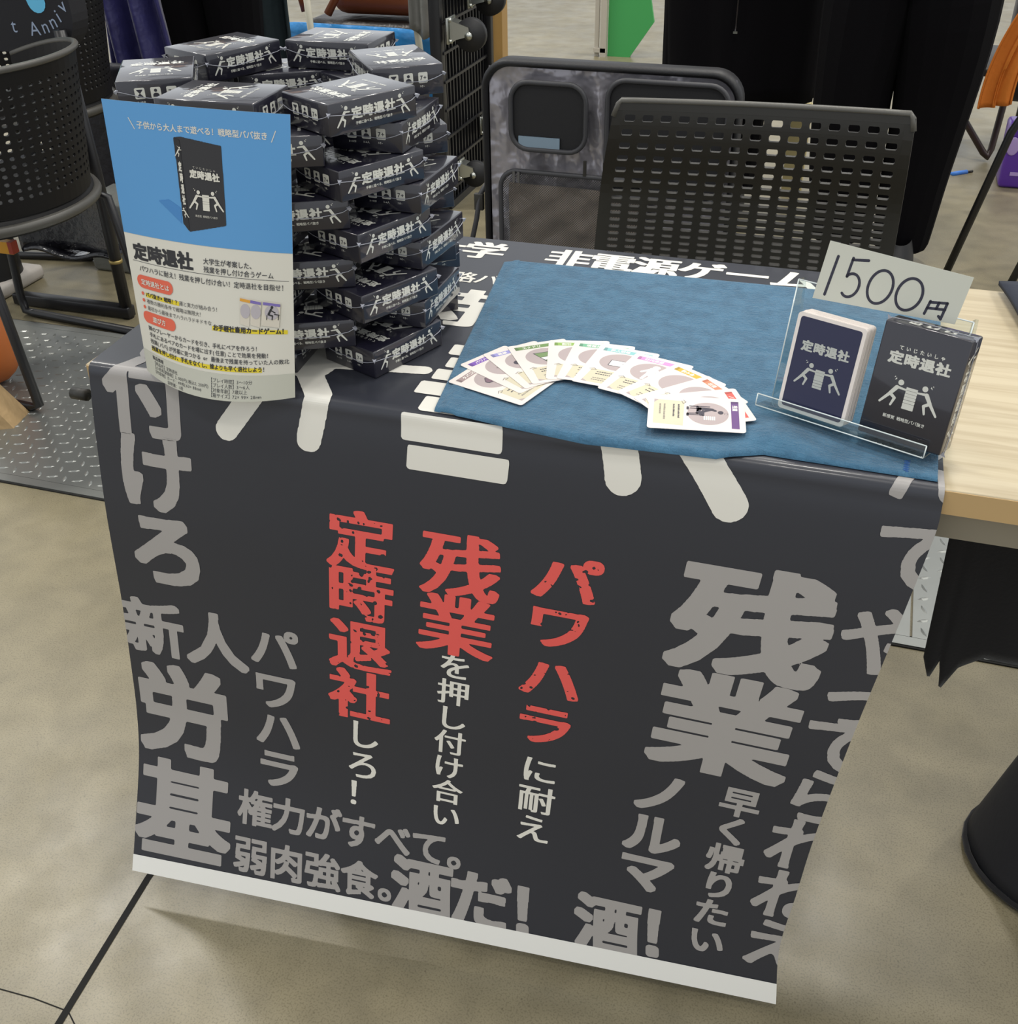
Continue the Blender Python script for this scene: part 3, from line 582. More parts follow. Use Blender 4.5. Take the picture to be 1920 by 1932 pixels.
def L_(mb, f, pts, w, m): ink(mb, f, merge(path_strokes(pts, w), 3), m)
def ic_fist(mb, F):
    p = mat('icon_plum', '7d6470', .5); ink(mb, F(.1), [[(-12, 12), (-6, 18), (2, 16), (6, 8), (12, 4), (8, -2), (0, 3), (-6, 6), (-11, 8)][::-1]], M_cink); ink(mb, F(.13), [[(-11, 12), (-6, 17), (1.6, 15), (5.4, 7.6), (10, 4), (7.6, -1), (0, 4), (-6, 7), (-10, 9)][::-1]], p); ink(mb, F(.13), [[(10, 0), (17, -3), (15, -7), (9, -4)][::-1]], M_cwh)
def ic_hand(mb, F):
    ink(mb, F(.1), [[(-4, 2), (4, 10), (12, 7), (18, -2), (12, -8), (2, -4)][::-1]], M_cink); ink(mb, F(.13), [[(-2.6, 2), (4, 8.6), (11, 6), (16.4, -2), (11.6, -6.6), (2, -2.6)][::-1]], M_cwh)
    for a, b in (((-10, 12), (-6, 8)), ((-6, 16), (-3, 11)), ((-1, 17), (0, 13))): L_(mb, F(.13), [a, b], 1, M_cink)
def ic_talk(mb, F): ink(mb, F(.1), [ellipse(-8, 9, 6, 4.6), ellipse(-2, 0, 6.2, 4.6), capsule((4, 4), (9, -8), 6)], M_cink)
def ic_drink(mb, F):
    g = mat('icon_green', '76915c', .5); ink(mb, F(.1), [[(-11, 20), (14, 20), (12, -6), (-1, -6)][::-1]], M_cink); ink(mb, F(.13), [[(-9.6, 19), (13, 19), (12.6, 12), (-6.4, 9)][::-1], [(-3, 2), (11.6, 2), (11.2, -5), (-.6, -5)][::-1]], g); ink(mb, F(.13), [[(-6, 8.4), (12.4, 11), (11.7, 2.6), (-3, 2.6)][::-1]], M_cwh)
def ic_tag(mb, F): g = mat('icon_lime', '8fae63', .5); ink(mb, F(.1), [[(-12, 0), (2, 14), (14, 8), (2, -8)][::-1]], M_cink); ink(mb, F(.13), [[(-10.4, 0), (2, 12.6), (12.4, 7.4), (2, -6.4)][::-1]], g)
def ic_gate(mb, F): ink(mb, F(.1), [[(-8, -4), (-8, 8), (-2, 8), (-2, 14), (12, 14), (12, -4)][::-1]], M_cink); ink(mb, F(.13), [[(-7, -3), (-7, 7), (-1, 7), (-1, 13), (11, 13), (11, -3)][::-1]], M_cwh)
def ic_mail(mb, F): ink(mb, F(.1), [[(-10, 1), (-10, 14), (10, 14), (10, 1)][::-1]], M_cink); ink(mb, F(.13), [[(-9.2, 1.8), (-9.2, 13.2), (9.2, 13.2), (9.2, 1.8)][::-1]], M_cwh); L_(mb, F(.16), [(4, 8), (9, -1)], 1, M_cink); ink(mb, F(.16), [ellipse(9, -2.6, 1.6, 1.6, 12)], M_cink)
def ic_person(mb, F): ink(mb, F(.1), merge([ellipse(1, 22, 4, 3.6), capsule((0, 17), (0, 6), 9, 8, 8), capsule((-3, 16), (-9, 8), 3.4), capsule((4, 16), (9, 9), 3.4), capsule((-2, 6), (-3, -5), 3.8), capsule((2.4, 6), (4, -5), 3.8)], 2.5), M_cwh)
def ic_beer(mb, F): ink(mb, F(.1), [[(2, 6), (8, 16), (20, 12), (18, 2)][::-1]], M_cink); ink(mb, F(.13), [ellipse(12, 10, 7.4, 5)], M_cwh)
def ic_flat(mb, F): ink(mb, F(.1), [ellipse(0, 10, 8, 6)], M_cink)
def ic_desk(mb, F):
    for a in ([(-6, 17), (-8, 14), (-2, 4), (3, 4)], ): L_(mb, F(.1), a, 3.4, M_cink)
    for pts, w in (([(-8, 14), (-9, 3)], 4.6), ([(-9, 3), (0, 1)], 3.6), ([(0, 1), (1, -8)], 1.8), ([(-13, 12), (-13, -6)], 1.5), ([(-13, 1), (-5, 1)], 2.2), ([(-9, 1), (-9, -6)], 1.2), ([(-5, 6), (4, 6)], 2.4), ([(3, 5), (3, -8)], 1.3), ([(1, -8), (5, -8)], 2.2), ([(-11, -8), (-7, -8)], 2.2)): L_(mb, F(.13), pts, w, M_cink)
    ink(mb, F(.13), [ellipse(-3, 22, 3.2, 2.6)], M_cink); ink(mb, F(.15), [[(5, 6.6 + 1.8 * i), (12, 6.6 + 1.8 * i), (12, 7.9 + 1.8 * i), (5, 7.9 + 1.8 * i)] for i in range(6)], M_cwh); L_(mb, F(.13), ellipse(-1, 27, 2, 1.6, 10), .3, M_cink)
CARDS = [(381.3, 53.8, 72.9, 'タバコ休憩', 'a7918f', ic_fist, 'dusty rose'), (380.3, 91.2, 61.5, 'パワハラ', '8156b5', ic_hand, 'purple'), (395.1, 118.9, 47.2, '雑談', '9a96d2', ic_talk, 'lavender'),
         (414.3, 141.6, 34.5, 'エナドリ', '6f9150', ic_drink, 'olive green'), (452.1, 167.8, 14, '割引', '93b85c', ic_tag, 'lime green'), (479.6, 173.5, 2.2, '情報共有', '78b894', ic_gate, 'mint green'),
         (507.9, 171.1, -6, '新人研修', '8cc4c4', ic_mail, 'aqua'), (547.1, 160.8, -13.5, '社内恋愛', 'd995c9', ic_person, 'pink'), (591.5, 147.4, -31, '飲み会', 'd6ad3a', ic_beer, 'yellow'),
         (625.1, 127.9, -44, '出張', 'e88a68', ic_flat, 'orange'), (653.8, 107.5, -63.5, 'ノルマ', 'dd5f56', ic_flat, 'red'), (665.3, 86.3, -80.5, '残業', '6a4580', ic_desk, 'dark violet')]
for k, (x, y, a, head, hc, ic, cname) in enumerate(CARDS):
    A = math.radians(a); c = Vector((x, y)) + Vector((math.cos(A), math.sin(A))) * CW / 2 + Vector((math.sin(A), -math.cos(A))) * CH / 2
    o = card_mesh(k, head, hc, ic).build('playing_card', loc=V((c.x, c.y, 6.2 + .55 * k)), rot=(0, 0, A)); tag(o, 'playing card with %s header in the fan on the towel' % cname, 'card', 'cards fanned on the blue towel')
# ================================================================ acrylic display stand with card deck, game box and price card
YAW, TILT = -.36, .209
def frame(o, yaw=YAW, tilt=TILT):
    e1 = Vector((math.cos(yaw), math.sin(yaw), 0)); bk = Vector((-math.sin(yaw), math.cos(yaw), 0)); up = Vector((0, 0, 1))
    e2 = math.cos(tilt) * up + math.sin(tilt) * bk; e3 = e1.cross(e2); p = Vector(V(o))
    return Matrix(((e1.x, e2.x, e3.x, p.x), (e1.y, e2.y, e3.y, p.y), (e1.z, e2.z, e3.z, p.z), (0, 0, 0, 1)))   # local x right, y up the slope, z towards the viewer
M_acr = clear_mat('clear_acrylic', 'f3f7f7', .03); M_acredge = mat('acrylic_edge', 'dfe8e6', .12, coat=.5)
def set_mat(o, M): o.matrix_world = M; return o
RK = frame((752, 50.5, 15)) @ Matrix.Scale(.988, 4)       # origin: middle of the tray's front line
mb = MB(); Q = lambda x, y, z: (x / 1000, y / 1000, z / 1000)
mb.box(Q(0, 56, -34.2), Q(160, 115, 2.4), M_acr, bev=.0004); mb.box(Q(0, -1.8, -16.5), Q(160, 2.4, 37), M_acr, bev=.0004); mb.box(Q(0, 4, 1.6), Q(160, 12, 2.4), M_acr, bev=.0004)
rack = mb.build('display_stand'); set_mat(rack, RK); tag(rack, 'clear acrylic easel stand holding the card deck and game box', 'display stand')
for x in (-79, 79):
    mb = MB(); mb.prism([(0, 0), (0, .114), (-.010, .114), (-.036, .0098), (-.036, .0082), (0, .001)], x / 1000 - .0012, x / 1000 + .0012, M_acr, Matrix(((0, 0, 1, 0), (0, 1, 0, 0), (1, 0, 0, -.0356), (0, 0, 0, 1)))); mb.build('side_support', rack)
mb = MB()
for a, b in ((Q(-80, 10, 2.9), Q(80, 10, 2.9)), (Q(-80, -1.2, 2.9), Q(80, -1.2, 2.9)), (Q(-80, 113.4, -33), Q(80, 113.4, -33)), (Q(-80, 0, -33), Q(-80, 113.4, -33)), (Q(80, 0, -33), Q(80, 113.4, -33)), (Q(80, -1, 2.9), Q(80, 10, 2.9)), (Q(-80, -1, 2.9), Q(-80, 10, 2.9))): mb.tube([a, b], .0006, M_acredge, 6)
tag(mb.build('polished_edge', rack), 'bright polished edge')
M_deckbk = mat('card_back_navy', '1d2044', .38, coat=.2); M_deckpr = mat('card_back_print', 'b9bcb6', .45)
DK = frame((696.6, 73.0, 17.0), -.38, .209) @ Matrix.Scale(1.018, 4)
mb = MB()
D_ = 20.0
for k in range(24):
    z = -D_ + D_ * k / 23 - .4; j = RNG.normal(0, .25, 2) * (k < 23); mb.prism([((x + j[0]) / 1000, (y + j[1]) / 1000) for x, y in rrect(0, 0, 63, 88, 3.4)], (z - .42) / 1000, (z + .40) / 1000, M_card)
F = lambda z: (lambda q: np.stack([q[:, 0] + 31.5, q[:, 1] + 44, np.full(len(q), z)], 1) / 1000)
ink(mb, F(.06), [rrect(-28.3, -40.8, 28.3, 40.8, 2.6)], M_deckbk)
title(mb, F(.12), 0, 16.5, 10.6, M_deckpr, 9.6); ink(mb, F(.12), merge(logo(0, -8.5, .98), 3.2), M_deckpr)
o = mb.build('card_deck'); set_mat(o, DK); tag(o, 'white-edged deck of cards with navy back on the acrylic stand', 'card deck')
GB = frame((769.0, 47.4, 17.6)) @ Matrix.Scale(1.01, 4)
o = game_box_mesh().build('game_box'); tag(o, 'single game box with two white figures standing on the acrylic stand', 'box')
# box local: art up = -X, art right = +Y, face = +Z
set_mat(o, GB @ Matrix(((0, 1, 0, .036), (-1, 0, 0, .0495), (0, 0, 1, -.0287), (0, 0, 0, 1)))); seam_mesh(1.9).build('shrink_film', o)
M_pcard = mat('price_card_stock', 'c6c7bb', .6); M_pen = mat('black_marker', '2c2c3c', .6)
mb = MB(); PC = RK; zc = -31.6
crn = [(-62.7, 100.3), (65.5, 108.3), (70, 149.4), (-58.4, 153.2)]      # corners in stand coordinates: bottom left, bottom right, top right, top left
mb.prism([(x / 1000, y / 1000) for x, y in crn], (zc - .35) / 1000, zc / 1000, M_pcard)
def pc(px):        # hand lettering traced in card coordinates (0..1, 0..1)
    out = []
    for s, t in px: a = np.array(crn[3]) * (1 - s) + np.array(crn[2]) * s; b = np.array(crn[0]) * (1 - s) + np.array(crn[1]) * s; out.append(tuple(a * (1 - t) + b * t))
    return out
Fp = lambda q: np.stack([q[:, 0], q[:, 1], np.full(len(q), zc + .12)], 1) / 1000
def arc(cx, cy, rx, ry, a0, a1, n=26): return [(cx + rx * math.cos(math.radians(a0 + (a1 - a0) * k / n)), cy + ry * math.sin(math.radians(a0 + (a1 - a0) * k / n))) for k in range(n + 1)]
for pts, w in (([(.09, .22), (.078, .90)], 2.0), ([(.197, .19), (.193, .52)], 1.9), ([(.197, .22), (.305, .17)], 1.9), ([(.193, .52)] + arc(.235, .66, .062, .21, -125, 130, 20), 1.9), (arc(.44, .58, .083, .31, -100, 265, 40), 1.9), (arc(.645, .60, .085, .31, -95, 268, 40), 1.9),
               ([(.795, .64), (.785, .90)], 1.8), ([(.795, .66), (.905, .615)], 1.8), ([(.905, .615), (.90, .95), (.88, .90)], 1.8), ([(.79, .78), (.905, .75)], 1.8), ([(.853, .635), (.848, .765)], 1.8)):
    ink(mb, Fp, merge(path_strokes(pc(pts), w * 1.3), 2.5), M_pen)
o = mb.build('price_card'); set_mat(o, PC); tag(o, 'handwritten 1500 yen price card leaning on the acrylic stand', 'price card')
# ================================================================ ceiling of the hall (out of the picture, seen in reflections)
mb = MB(); M_truss = mat('ceiling_truss_paint', '9a9a98', .7)
for i in range(7): mb.box((.5, -4 + i * 2.6, 8.1), (18, .14, .3), M_truss); mb.box((-8 + i * 2.8, 4, 8.3), (.12, 18, .2), M_truss)
tag(mb.build('ceiling'), 'open steel trusses of the hall ceiling', 'ceiling', kind='structure')
# ================================================================ chair with slotted plastic back behind the table
def slot_panel(mb, fn, ucuts, vcuts, sw, sh, m, margin):
    """a panel with rounded slots; fn(u,v) in metres -> point; each cell is a ring of faces round its slot"""
    def cell(u0, u1, v0, v1):
        cu, cv = (u0 + u1) / 2, (v0 + v1) / 2; n = 4; inn = []; out = []
        hw, hh = sw / 2, min(sh, (v1 - v0) * .55) / 2; r = hh
        for sx, a0 in ((1, -90), (-1, 90)):
            for k in range(n + 1):
                a = math.radians(a0 + 180 * k / n); inn.append((cu + sx * (hw - r) + r * math.cos(a), cv + r * math.sin(a)))
        for x, y in inn:
            dx, dy = (x - cu) / hw, (y - cv) / hh; k = max(abs(dx), abs(dy)) or 1; out.append((cu + dx / k * (u1 - u0) / 2, cv + dy / k * (v1 - v0) / 2))
        cs = [(u1, v0), (u1, v1), (u0, v1), (u0, v0)]
        N = len(inn); P = [fn(*p) for p in inn + out + cs]; fs = [(i, (i + 1) % N, N + (i + 1) % N, N + i) for i in range(N)]
        mb.add(P, [f[::-1] for f in fs], m, False)
        # corner triangles between the projected outline and the cell corner
        for ci, c in enumerate(cs):
            best = sorted(range(N), key=lambda i: (out[i][0] - c[0]) ** 2 + (out[i][1] - c[1]) ** 2)[:1][0]
            for i in range(N):
                a, b = out[i], out[(i + 1) % N]
                ona = abs(a[0] - c[0]) < 1e-9 and abs(b[1] - c[1]) < 1e-9; onb = abs(a[1] - c[1]) < 1e-9 and abs(b[0] - c[0]) < 1e-9
                if (ona or onb) and (abs(a[0] - b[0]) > 1e-9 and abs(a[1] - b[1]) > 1e-9): mb.add([fn(*a), fn(*c), fn(*b)], [(0, 1, 2)], m, False)
    for i in range(len(ucuts) - 1):
        for j in range(len(vcuts) - 1): cell(ucuts[i], ucuts[i + 1], vcuts[j], vcuts[j + 1])
def plastic_chair():
    t = empty('slotted_chair', 'black chair with slotted plastic back turned away behind the table', 'chair', (.592, .70, 0))
    m = M_bplastic; H = .435                      # length of the back down its slope
    prof = [(0.0, 0.0)]                           # profile of the back: upright at the top, sweeping away from the viewer lower down
    for i in range(110):
        q = i * .004; th = math.radians(-8 + 46 * min(1, max(0, (q - .01) / .15)) ** .75); prof.append((prof[-1][0] + .004 * math.sin(th), prof[-1][1] - .004 * math.cos(th)))
    def fn(u, v):    # u across -.5...5 of width, v down the slope in metres
        f = max(0.0, v) / .40; w = .395 + .085 * f; k = min(max(0.0, v) / .004, 108.0); i = int(k); t_ = k - i
        y = prof[i][0] + (prof[i + 1][0] - prof[i][0]) * t_; z = .829 + prof[i][1] + (prof[i + 1][1] - prof[i][1]) * t_ - min(0.0, v); c = .010 * (1 - (2 * u) ** 2)
        return (u * w - .032 * f, y + c, z + .006 * u)
    mb = MB(); nc, nr = 15, 20; us = np.linspace(-.47, .468, nc + 1); vs = np.linspace(.012, .40, nr + 1)
    slot_panel(mb, lambda u, v: fn(u, v), list(us), list(vs), .0385, .0092, m, 0)
    def patch(u0, u1, v0, v1, nu, nv): mb.grid(lambda a, b: fn(u0 + (u1 - u0) * a, v0 + (v1 - v0) * b), nu, nv, m, smooth=False)
    patch(-.5, -.47, .012, .40, 3, nr + 1); patch(.468, .5, .012, .40, 3, nr + 1); patch(-.5, .5, .004, .012, nc + 3, 3); patch(-.5, .5, .40, H, nc + 3, 4); patch(-.485, .485, .0, .004, nc + 1, 2)
    b = mb.build('backrest', t, solid=.004); b.modifiers['solid'].offset = 0
    mb = MB(); mb.tube([fn(-.497, .02)] + [fn(-.49, .004)] + [fn(-.48 + .96 * i / 14, -.001) for i in range(15)] + [fn(.49, .004), fn(.497, .02)], .0042, mat('plastic_edge_highlight', '5a5852', .4), 6); tag(mb.build('top_edge', t), 'top edge with its highlight painted as paler grey')  # highlight along the top edge, put into the colour as a paler grey
    mb = MB(); mb.box((-.03, .40, .435), (.43, .34, .022), m, bev=.009, seg=3); mb.build('seat', t)
    for sx in (-1, 1):
        mb = MB(); x = sx * .215 - .03; mb.tube([(x * .98, .225, .50), (x * 1.02, .25, .44), (x * 1.02, .20, .022), (x * 1.02, .22, .011), (x * 1.02, .52, .011), (x * 1.02, .55, .022), (x, .53, .41), (x * .98, .51, .422), (x * .98, .25, .422)], .011, M_bsteel, 10); mb.build('sled_leg', t)
plastic_chair()
# ================================================================ open soft suitcase standing behind the chair
def suitcase():
    lin = mat('silvery_lining', '9a979e', .26, .35, bump=(11, .9, .035), spec=.8, sheen=.2); shell = mat('suitcase_shell', '131316', .5, bump=(300, .2)); zp = mat('zip_tape', '3a3a3d', .5); net = None
    t = empty('suitcase', 'open black soft suitcase standing upright with grey lining and mesh pockets', 'suitcase', (.243, 1.30, 0), (0, 0, math.radians(-1)))
    Wd, Hh = .512, .742
    xz = lambda pts: [(x, z) for x, z in pts]
    R = Matrix(((1, 0, 0, 0), (0, 0, -1, 0), (0, 1, 0, 0), (0, 0, 0, 1)))      # prism axis -> -y
    mb = MB(); out = rrect(-Wd / 2, .03, Wd / 2, Hh, .055, 8); inn = rrect(-Wd / 2 + .012, .045, Wd / 2 - .012, Hh - .014, .048, 8); n = len(out)
    vs = []; 
    for y, pl in ((.0, inn), (-.012, [(a[0] * .5 + b[0] * .5, a[1] * .5 + b[1] * .5) for a, b in zip(out, inn)]), (-.004, out), (.03, out), (.05, rrect(-Wd / 2 + .012, .04, Wd / 2 - .012, Hh - .012, .05, 8))): vs += [(x, y, z) for x, z in pl]
    fs = [(k * n + i, k * n + (i + 1) % n, (k + 1) * n + (i + 1) % n, (k + 1) * n + i) for k in range(4) for i in range(n)] + [tuple(4 * n + i for i in range(n))]
    mb.add(vs, fs, shell, True); mb.build('shell', t)
    mb = MB(); rg = random.Random(4)
    def lf(a, b):
        x = -Wd / 2 + .013 + (Wd - .026) * a; z = .047 + (Hh - .062) * b; e = min(a, 1 - a, b, 1 - b) * 8; e = min(1, e)
        w = .006 * math.sin(38 * (a - .4 * b) + 3 * math.sin(7 * b)) * (1 if a < .3 or b > .86 or a > .85 else .5) + .004 * math.sin(60 * a + 9 * b)
        return (x, .004 + .010 * (1 - e) * 0 + w * e, z)
    mb.grid(lf, 70, 90, lin); lo = mb.build('lining', t); tag(lo, 'crinkled shiny grey lining')
    mesh = bpy.data.materials.new('pocket_mesh'); mesh.use_nodes = True; nt = mesh.node_tree; L = nt.links.new
    b = nt.nodes['Principled BSDF']; b.inputs['Base Color'].default_value = srgb('3a3a3c'); b.inputs['Roughness'].default_value = .6
    tc = nt.nodes.new('ShaderNodeTexCoord'); sp = nt.nodes.new('ShaderNodeSeparateXYZ'); mp = nt.nodes.new('ShaderNodeCombineXYZ'); pl_ = nt.nodes.new('ShaderNodeMath'); pl_.operation = 'ADD'; mi_ = nt.nodes.new('ShaderNodeMath'); mi_.operation = 'SUBTRACT'; ck = nt.nodes.new('ShaderNodeTexVoronoi'); ck.voronoi_dimensions = '2D'; ck.inputs['Scale'].default_value = 200.0; ck.inputs['Randomness'].default_value = .0
    L(tc.outputs['Object'], sp.inputs[0]); L(sp.outputs[0], pl_.inputs[0]); L(sp.outputs[2], pl_.inputs[1]); L(sp.outputs[0], mi_.inputs[0]); L(sp.outputs[2], mi_.inputs[1]); L(pl_.outputs[0], mp.inputs[0]); L(mi_.outputs[0], mp.inputs[1]); L(mp.outputs[0], ck.inputs['Vector']); th = nt.nodes.new('ShaderNodeMath'); th.operation = 'GREATER_THAN'; th.inputs[1].default_value = .47; L(ck.outputs['Distance'], th.inputs[0])
    tr = nt.nodes.new('ShaderNodeBsdfTransparent'); mx = nt.nodes.new('ShaderNodeMixShader'); L(th.outputs[0], mx.inputs[0]); L(tr.outputs[0], mx.inputs[1]); L(b.outputs[0], mx.inputs[2]); L(mx.outputs[0], nt.nodes['Material Output'].inputs['Surface'])
    dark = mat('pocket_dark', '17171a', .7, bump=(400, .3, .0008))
    def pocket(x0, z0, x1, z1, fill, pname, lab):
        p = MB(); pts = rrect(x0, z0, x1, z1, .035, 6); p.prism(pts, .016, .018, fill if fill else dark, R); o = p.build(pname, t); tag(o, lab)
        z = MB(); z.tube([(x, -.021, zz) for x, zz in pts], .005, zp, 8, True); tag(z.build('zip', o), 'grey zip around the pocket'); return o
    p1 = pocket(-.19, .578, -.037, .706, None, 'mesh_pocket', 'small black mesh pocket, upper left'); p2 = pocket(.005, .50, .235, .72, None, 'mesh_pocket', 'wide black mesh pocket, upper right')
    q = MB(); q.box((-.132, -.0205, .592), (.085, .003, .022), mat('blue_grey_label', '7f93a3', .5)); tag(q.build('packet', p1), 'pale blue-grey packet behind the mesh')
    p3 = pocket(-.214, .10, .09, .533, mesh, 'mesh_pocket', 'large net pocket holding brown crumpled plastic')
    br = mat('brown_plastic_film', 'a89a8c', .3, bump=(14, .9, .03), coat=.3); q = MB()
    q.grid(lambda a, b: (-.20 + .285 * a, -.0105 - .0025 * math.sin(17 * a + 23 * b) - .0018 * math.sin(41 * b - 20 * a), .12 + .385 * b), 60, 70, br); q.build('plastic_bag', p3)
    for x, z in ((-.183, .523), (-.173, .523)): q = MB(); q.box((x, -.028, z), (.005, .003, .022), mat('zip_puller', '6c6c6e', .35, .8)); q.build('zip_puller', t)
    for x in (-.036, .004): q = MB(); q.box((x, -.024, .55), (.006, .004, .03), M_bplastic); q.build('zip_puller', t)
    q = MB(); q.tube([(-.252, .02, .50), (-.268, .0, .47), (-.275, -.005, .42), (-.30, -.02, .30)], .006, zp, 6); q.box((-.27, 0, .455), (.02, .012, .035), M_bplastic, bev=.002); q.build('side_strap', t)
    for x in (-.2, .2): q = MB(); q.cyl((x, .1, .024), (x, .13, .024), .024, M_rubber); q.build('wheel', t)
suitcase()
# ================================================================ people in black, standing behind
def skin(name, joints, links, m, parent=None, sub=2):
    """a continuous limb surface: joints {name: (x,y,z,rx[,ry])}, linked pairs; Skin + Subdivision"""
    me = bpy.data.meshes.new(name); ks = list(joints); me.from_pydata([joints[k][:3] for k in ks], [(ks.index(a), ks.index(b)) for a, b in links], []); me.materials.append(m)
    o = bpy.data.objects.new(name, me); COL.objects.link(o)
    if parent: o.parent = parent
    o.modifiers.new('skin', 'SKIN'); sv = me.skin_vertices[0].data
    for i, k in enumerate(ks): j = joints[k]; sv[i].radius = (j[3], j[4] if len(j) > 4 else j[3]); sv[i].use_root = (i == 0)
    s = o.modifiers.new('sub', 'SUBSURF'); s.levels = s.render_levels = sub
    for p in me.polygons: p.use_smooth = True
    return o
M_skin = mat('skin', 'c79a7d', .5); M_hair = mat('black_hair', '120f0e', .5, bump=(120, .5)); M_trou = mat('black_trousers', '08070a', .95, bump=(220, .3, .001), spec=.12); M_coat = mat('black_coat', '08070a', .95, bump=(180, .3, .001), spec=.12)
def person(label, loc, yaw, feet, knees, hip=.88, coat_hem=None, coatw=.19, hemw=.2, wide=1.0, zipped=False, legs=None):
    fl, fr = feet; kl, kr = knees
    J = {'pelvis': (0, 0, hip, .09, .08), 'waist': (0, 0, hip + .17, .125, .10), 'chest': (0, 0, hip + .38, .155, .11), 'neck': (0, 0, hip + .545, .05), 'head': (0, -.012, hip + .66, .075, .085), 'crown': (0, -.005, hip + .74, .06, .075),
         'shl': (-.17, 0, hip + .49, .055), 'shr': (.17, 0, hip + .49, .055), 'ell': (-.22, .03, hip + .24, .042), 'elr': (.22, .03, hip + .24, .042), 'wrl': (-.12, -.19, hip + .30, .028), 'wrr': (.12, -.19, hip + .30, .028), 'hdl': (-.06, -.22, hip + .32, .032, .018), 'hdr': (.06, -.22, hip + .32, .032, .018),
         'hpl': (-.09, 0, hip - .06, .07), 'hpr': (.09, 0, hip - .06, .07), 'knl': (*kl, .05), 'knr': (*kr, .05), 'anl': (fl[0], fl[1], .10, .035), 'anr': (fr[0], fr[1], .10, .035)}
    E = [('pelvis', 'waist'), ('waist', 'chest'), ('chest', 'neck'), ('neck', 'head'), ('head', 'crown'), ('chest', 'shl'), ('chest', 'shr'), ('shl', 'ell'), ('shr', 'elr'), ('ell', 'wrl'), ('elr', 'wrr'), ('wrl', 'hdl'), ('wrr', 'hdr'), ('pelvis', 'hpl'), ('pelvis', 'hpr'), ('hpl', 'knl'), ('hpr', 'knr'), ('knl', 'anl'), ('knr', 'anr')]
    body = skin('person', J, E, M_skin); body.location = loc; body.rotation_euler = (0, 0, yaw); tag(body, label, 'person')
    def leg(s, f, k): return {'a': (s * .085, 0, hip + .06, .125 * (1.15 if wide > 1 else 1)), 'b': (s * (.095 + .04 * (wide > 1)), 0, hip - .12, .118 * (1.36 if wide > 1 else 1)), 'c': (*k, .095 * wide), 'd': ((k[0] + f[0]) / 2, (k[1] + f[1]) / 2 + .01, .27, .085 * wide), 'e': (f[0], f[1], .06, .078 * wide), 'f': (f[0], f[1], .035, .072 * wide)}
    if legs: leg = lambda s, f, k: {**{'a': (s * .085, 0, hip + .06, .14), 'e': (f[0], f[1], .06, .085), 'f': (f[0], f[1], .035, .08)}, **legs[s]}
    lo = skin('trousers', {**{'p': (0, 0, hip + .1, .15, .12)}, **{k + 'l': v for k, v in leg(-1, fl, kl).items()}, **{k + 'r': v for k, v in leg(1, fr, kr).items()}}, [('p', 'al'), ('p', 'ar')] + [(a + s, b + s) for s in 'lr' for a, b in zip('abcde', 'bcdef')], M_trou, body)
    for s, f in ((-1, fl), (1, fr)):
        q = MB(); q.grid(lambda a, b: (f[0] + (.046 + .004 * math.sin(PI * b)) * math.cos(2 * PI * a) * (1 - .35 * b), f[1] - .06 + .145 * math.sin(2 * PI * a) * (1 - .45 * b), .0 + .095 * b), 20, 8, M_rubber, True); q.build('shoe', body)
    def coat(a, b):
        A = 2 * PI * a; z0 = coat_hem if coat_hem else hip - .08; z = z0 + (hip + .52 - z0) * b
        w = (hemw + (coatw - hemw) * min(1, b * 1.6)) * (1 - .30 * max(0, b - .82) / .18); d = w * .66; f = 1 + .06 * math.sin(7 * A + 2 * b) * (1 - b) + .03 * math.sin(13 * A) * (1 - b)
        return (w * math.cos(A) * f, d * math.sin(A) * f, z)
    q = MB(); q.grid(coat, 48, 22, M_coat, True); c = q.build('coat', body, solid=.006)
    if zipped:
        q = MB(); q.tube([(-.02, -coatw * .69, hip - .33), (-.02, -coatw * .68, hip + .1), (-.015, -coatw * .66, hip + .4)], .0025, mat('zip_metal', '55525a', .35, .9), 6); q.box((-.02, -coatw * .70, hip - .33), (.012, .004, .006), M_chrome); q.build('front_zip', body)
    for s, sh, el, wr in ((-1, 'shl', 'ell', 'wrl'), (1, 'shr', 'elr', 'wrr')): skin('sleeve', {'a': (*J[sh][:3], .078), 'b': (*J[el][:3], .062), 'c': (*J[wr][:3], .045)}, [('a', 'b'), ('b', 'c')], M_coat, body)
    h = MB(); h.grid(lambda a, b: (.093 * math.cos(2 * PI * a) * math.cos(1.45 * b), .012 + .105 * math.sin(2 * PI * a) * math.cos(1.45 * b), hip + .665 + (.03 if math.sin(2 * PI * a) < -.3 else -.03) * (1 - b) + .14 * math.sin(1.45 * b)), 24, 10, M_hair, True); h.build('hair', body)
    h = MB()
    for s in (-1, 1): h.ball((s * .033, -.088, hip + .665), .0085, mat('eye_dark', '1a1512', .3)); h.ball((s * .083, .0, hip + .65), (.012, .02, .03), M_skin)
    h.ball((0, -.101, hip + .638), (.013, .017, .022), M_skin); h.ball((0, -.088, hip + .605), (.022, .006, .006), mat('lips', '9c6058', .5)); h.build('face', body)
    for s, w in ((-1, 'hdl'), (1, 'hdr')):
        h = MB(); c = J[w]
        for k in range(4): h.tube([(c[0] - s * .012, c[1] - .004, c[2] - .02 + .013 * k), (c[0] - s * .048, c[1] - .012, c[2] - .02 + .013 * k), (c[0] - s * (.078 - .006 * abs(k - 1.5)), c[1] - .002, c[2] - .022 + .012 * k)], [.009, .008, .006], M_skin, 8)
        h.tube([(c[0] + s * .01, c[1] - .01, c[2] + .02), (c[0] - s * .012, c[1] - .02, c[2] + .045), (c[0] - s * .035, c[1] - .022, c[2] + .05)], [.010, .009, .007], M_skin, 8); h.build('fingers', body)
    return body
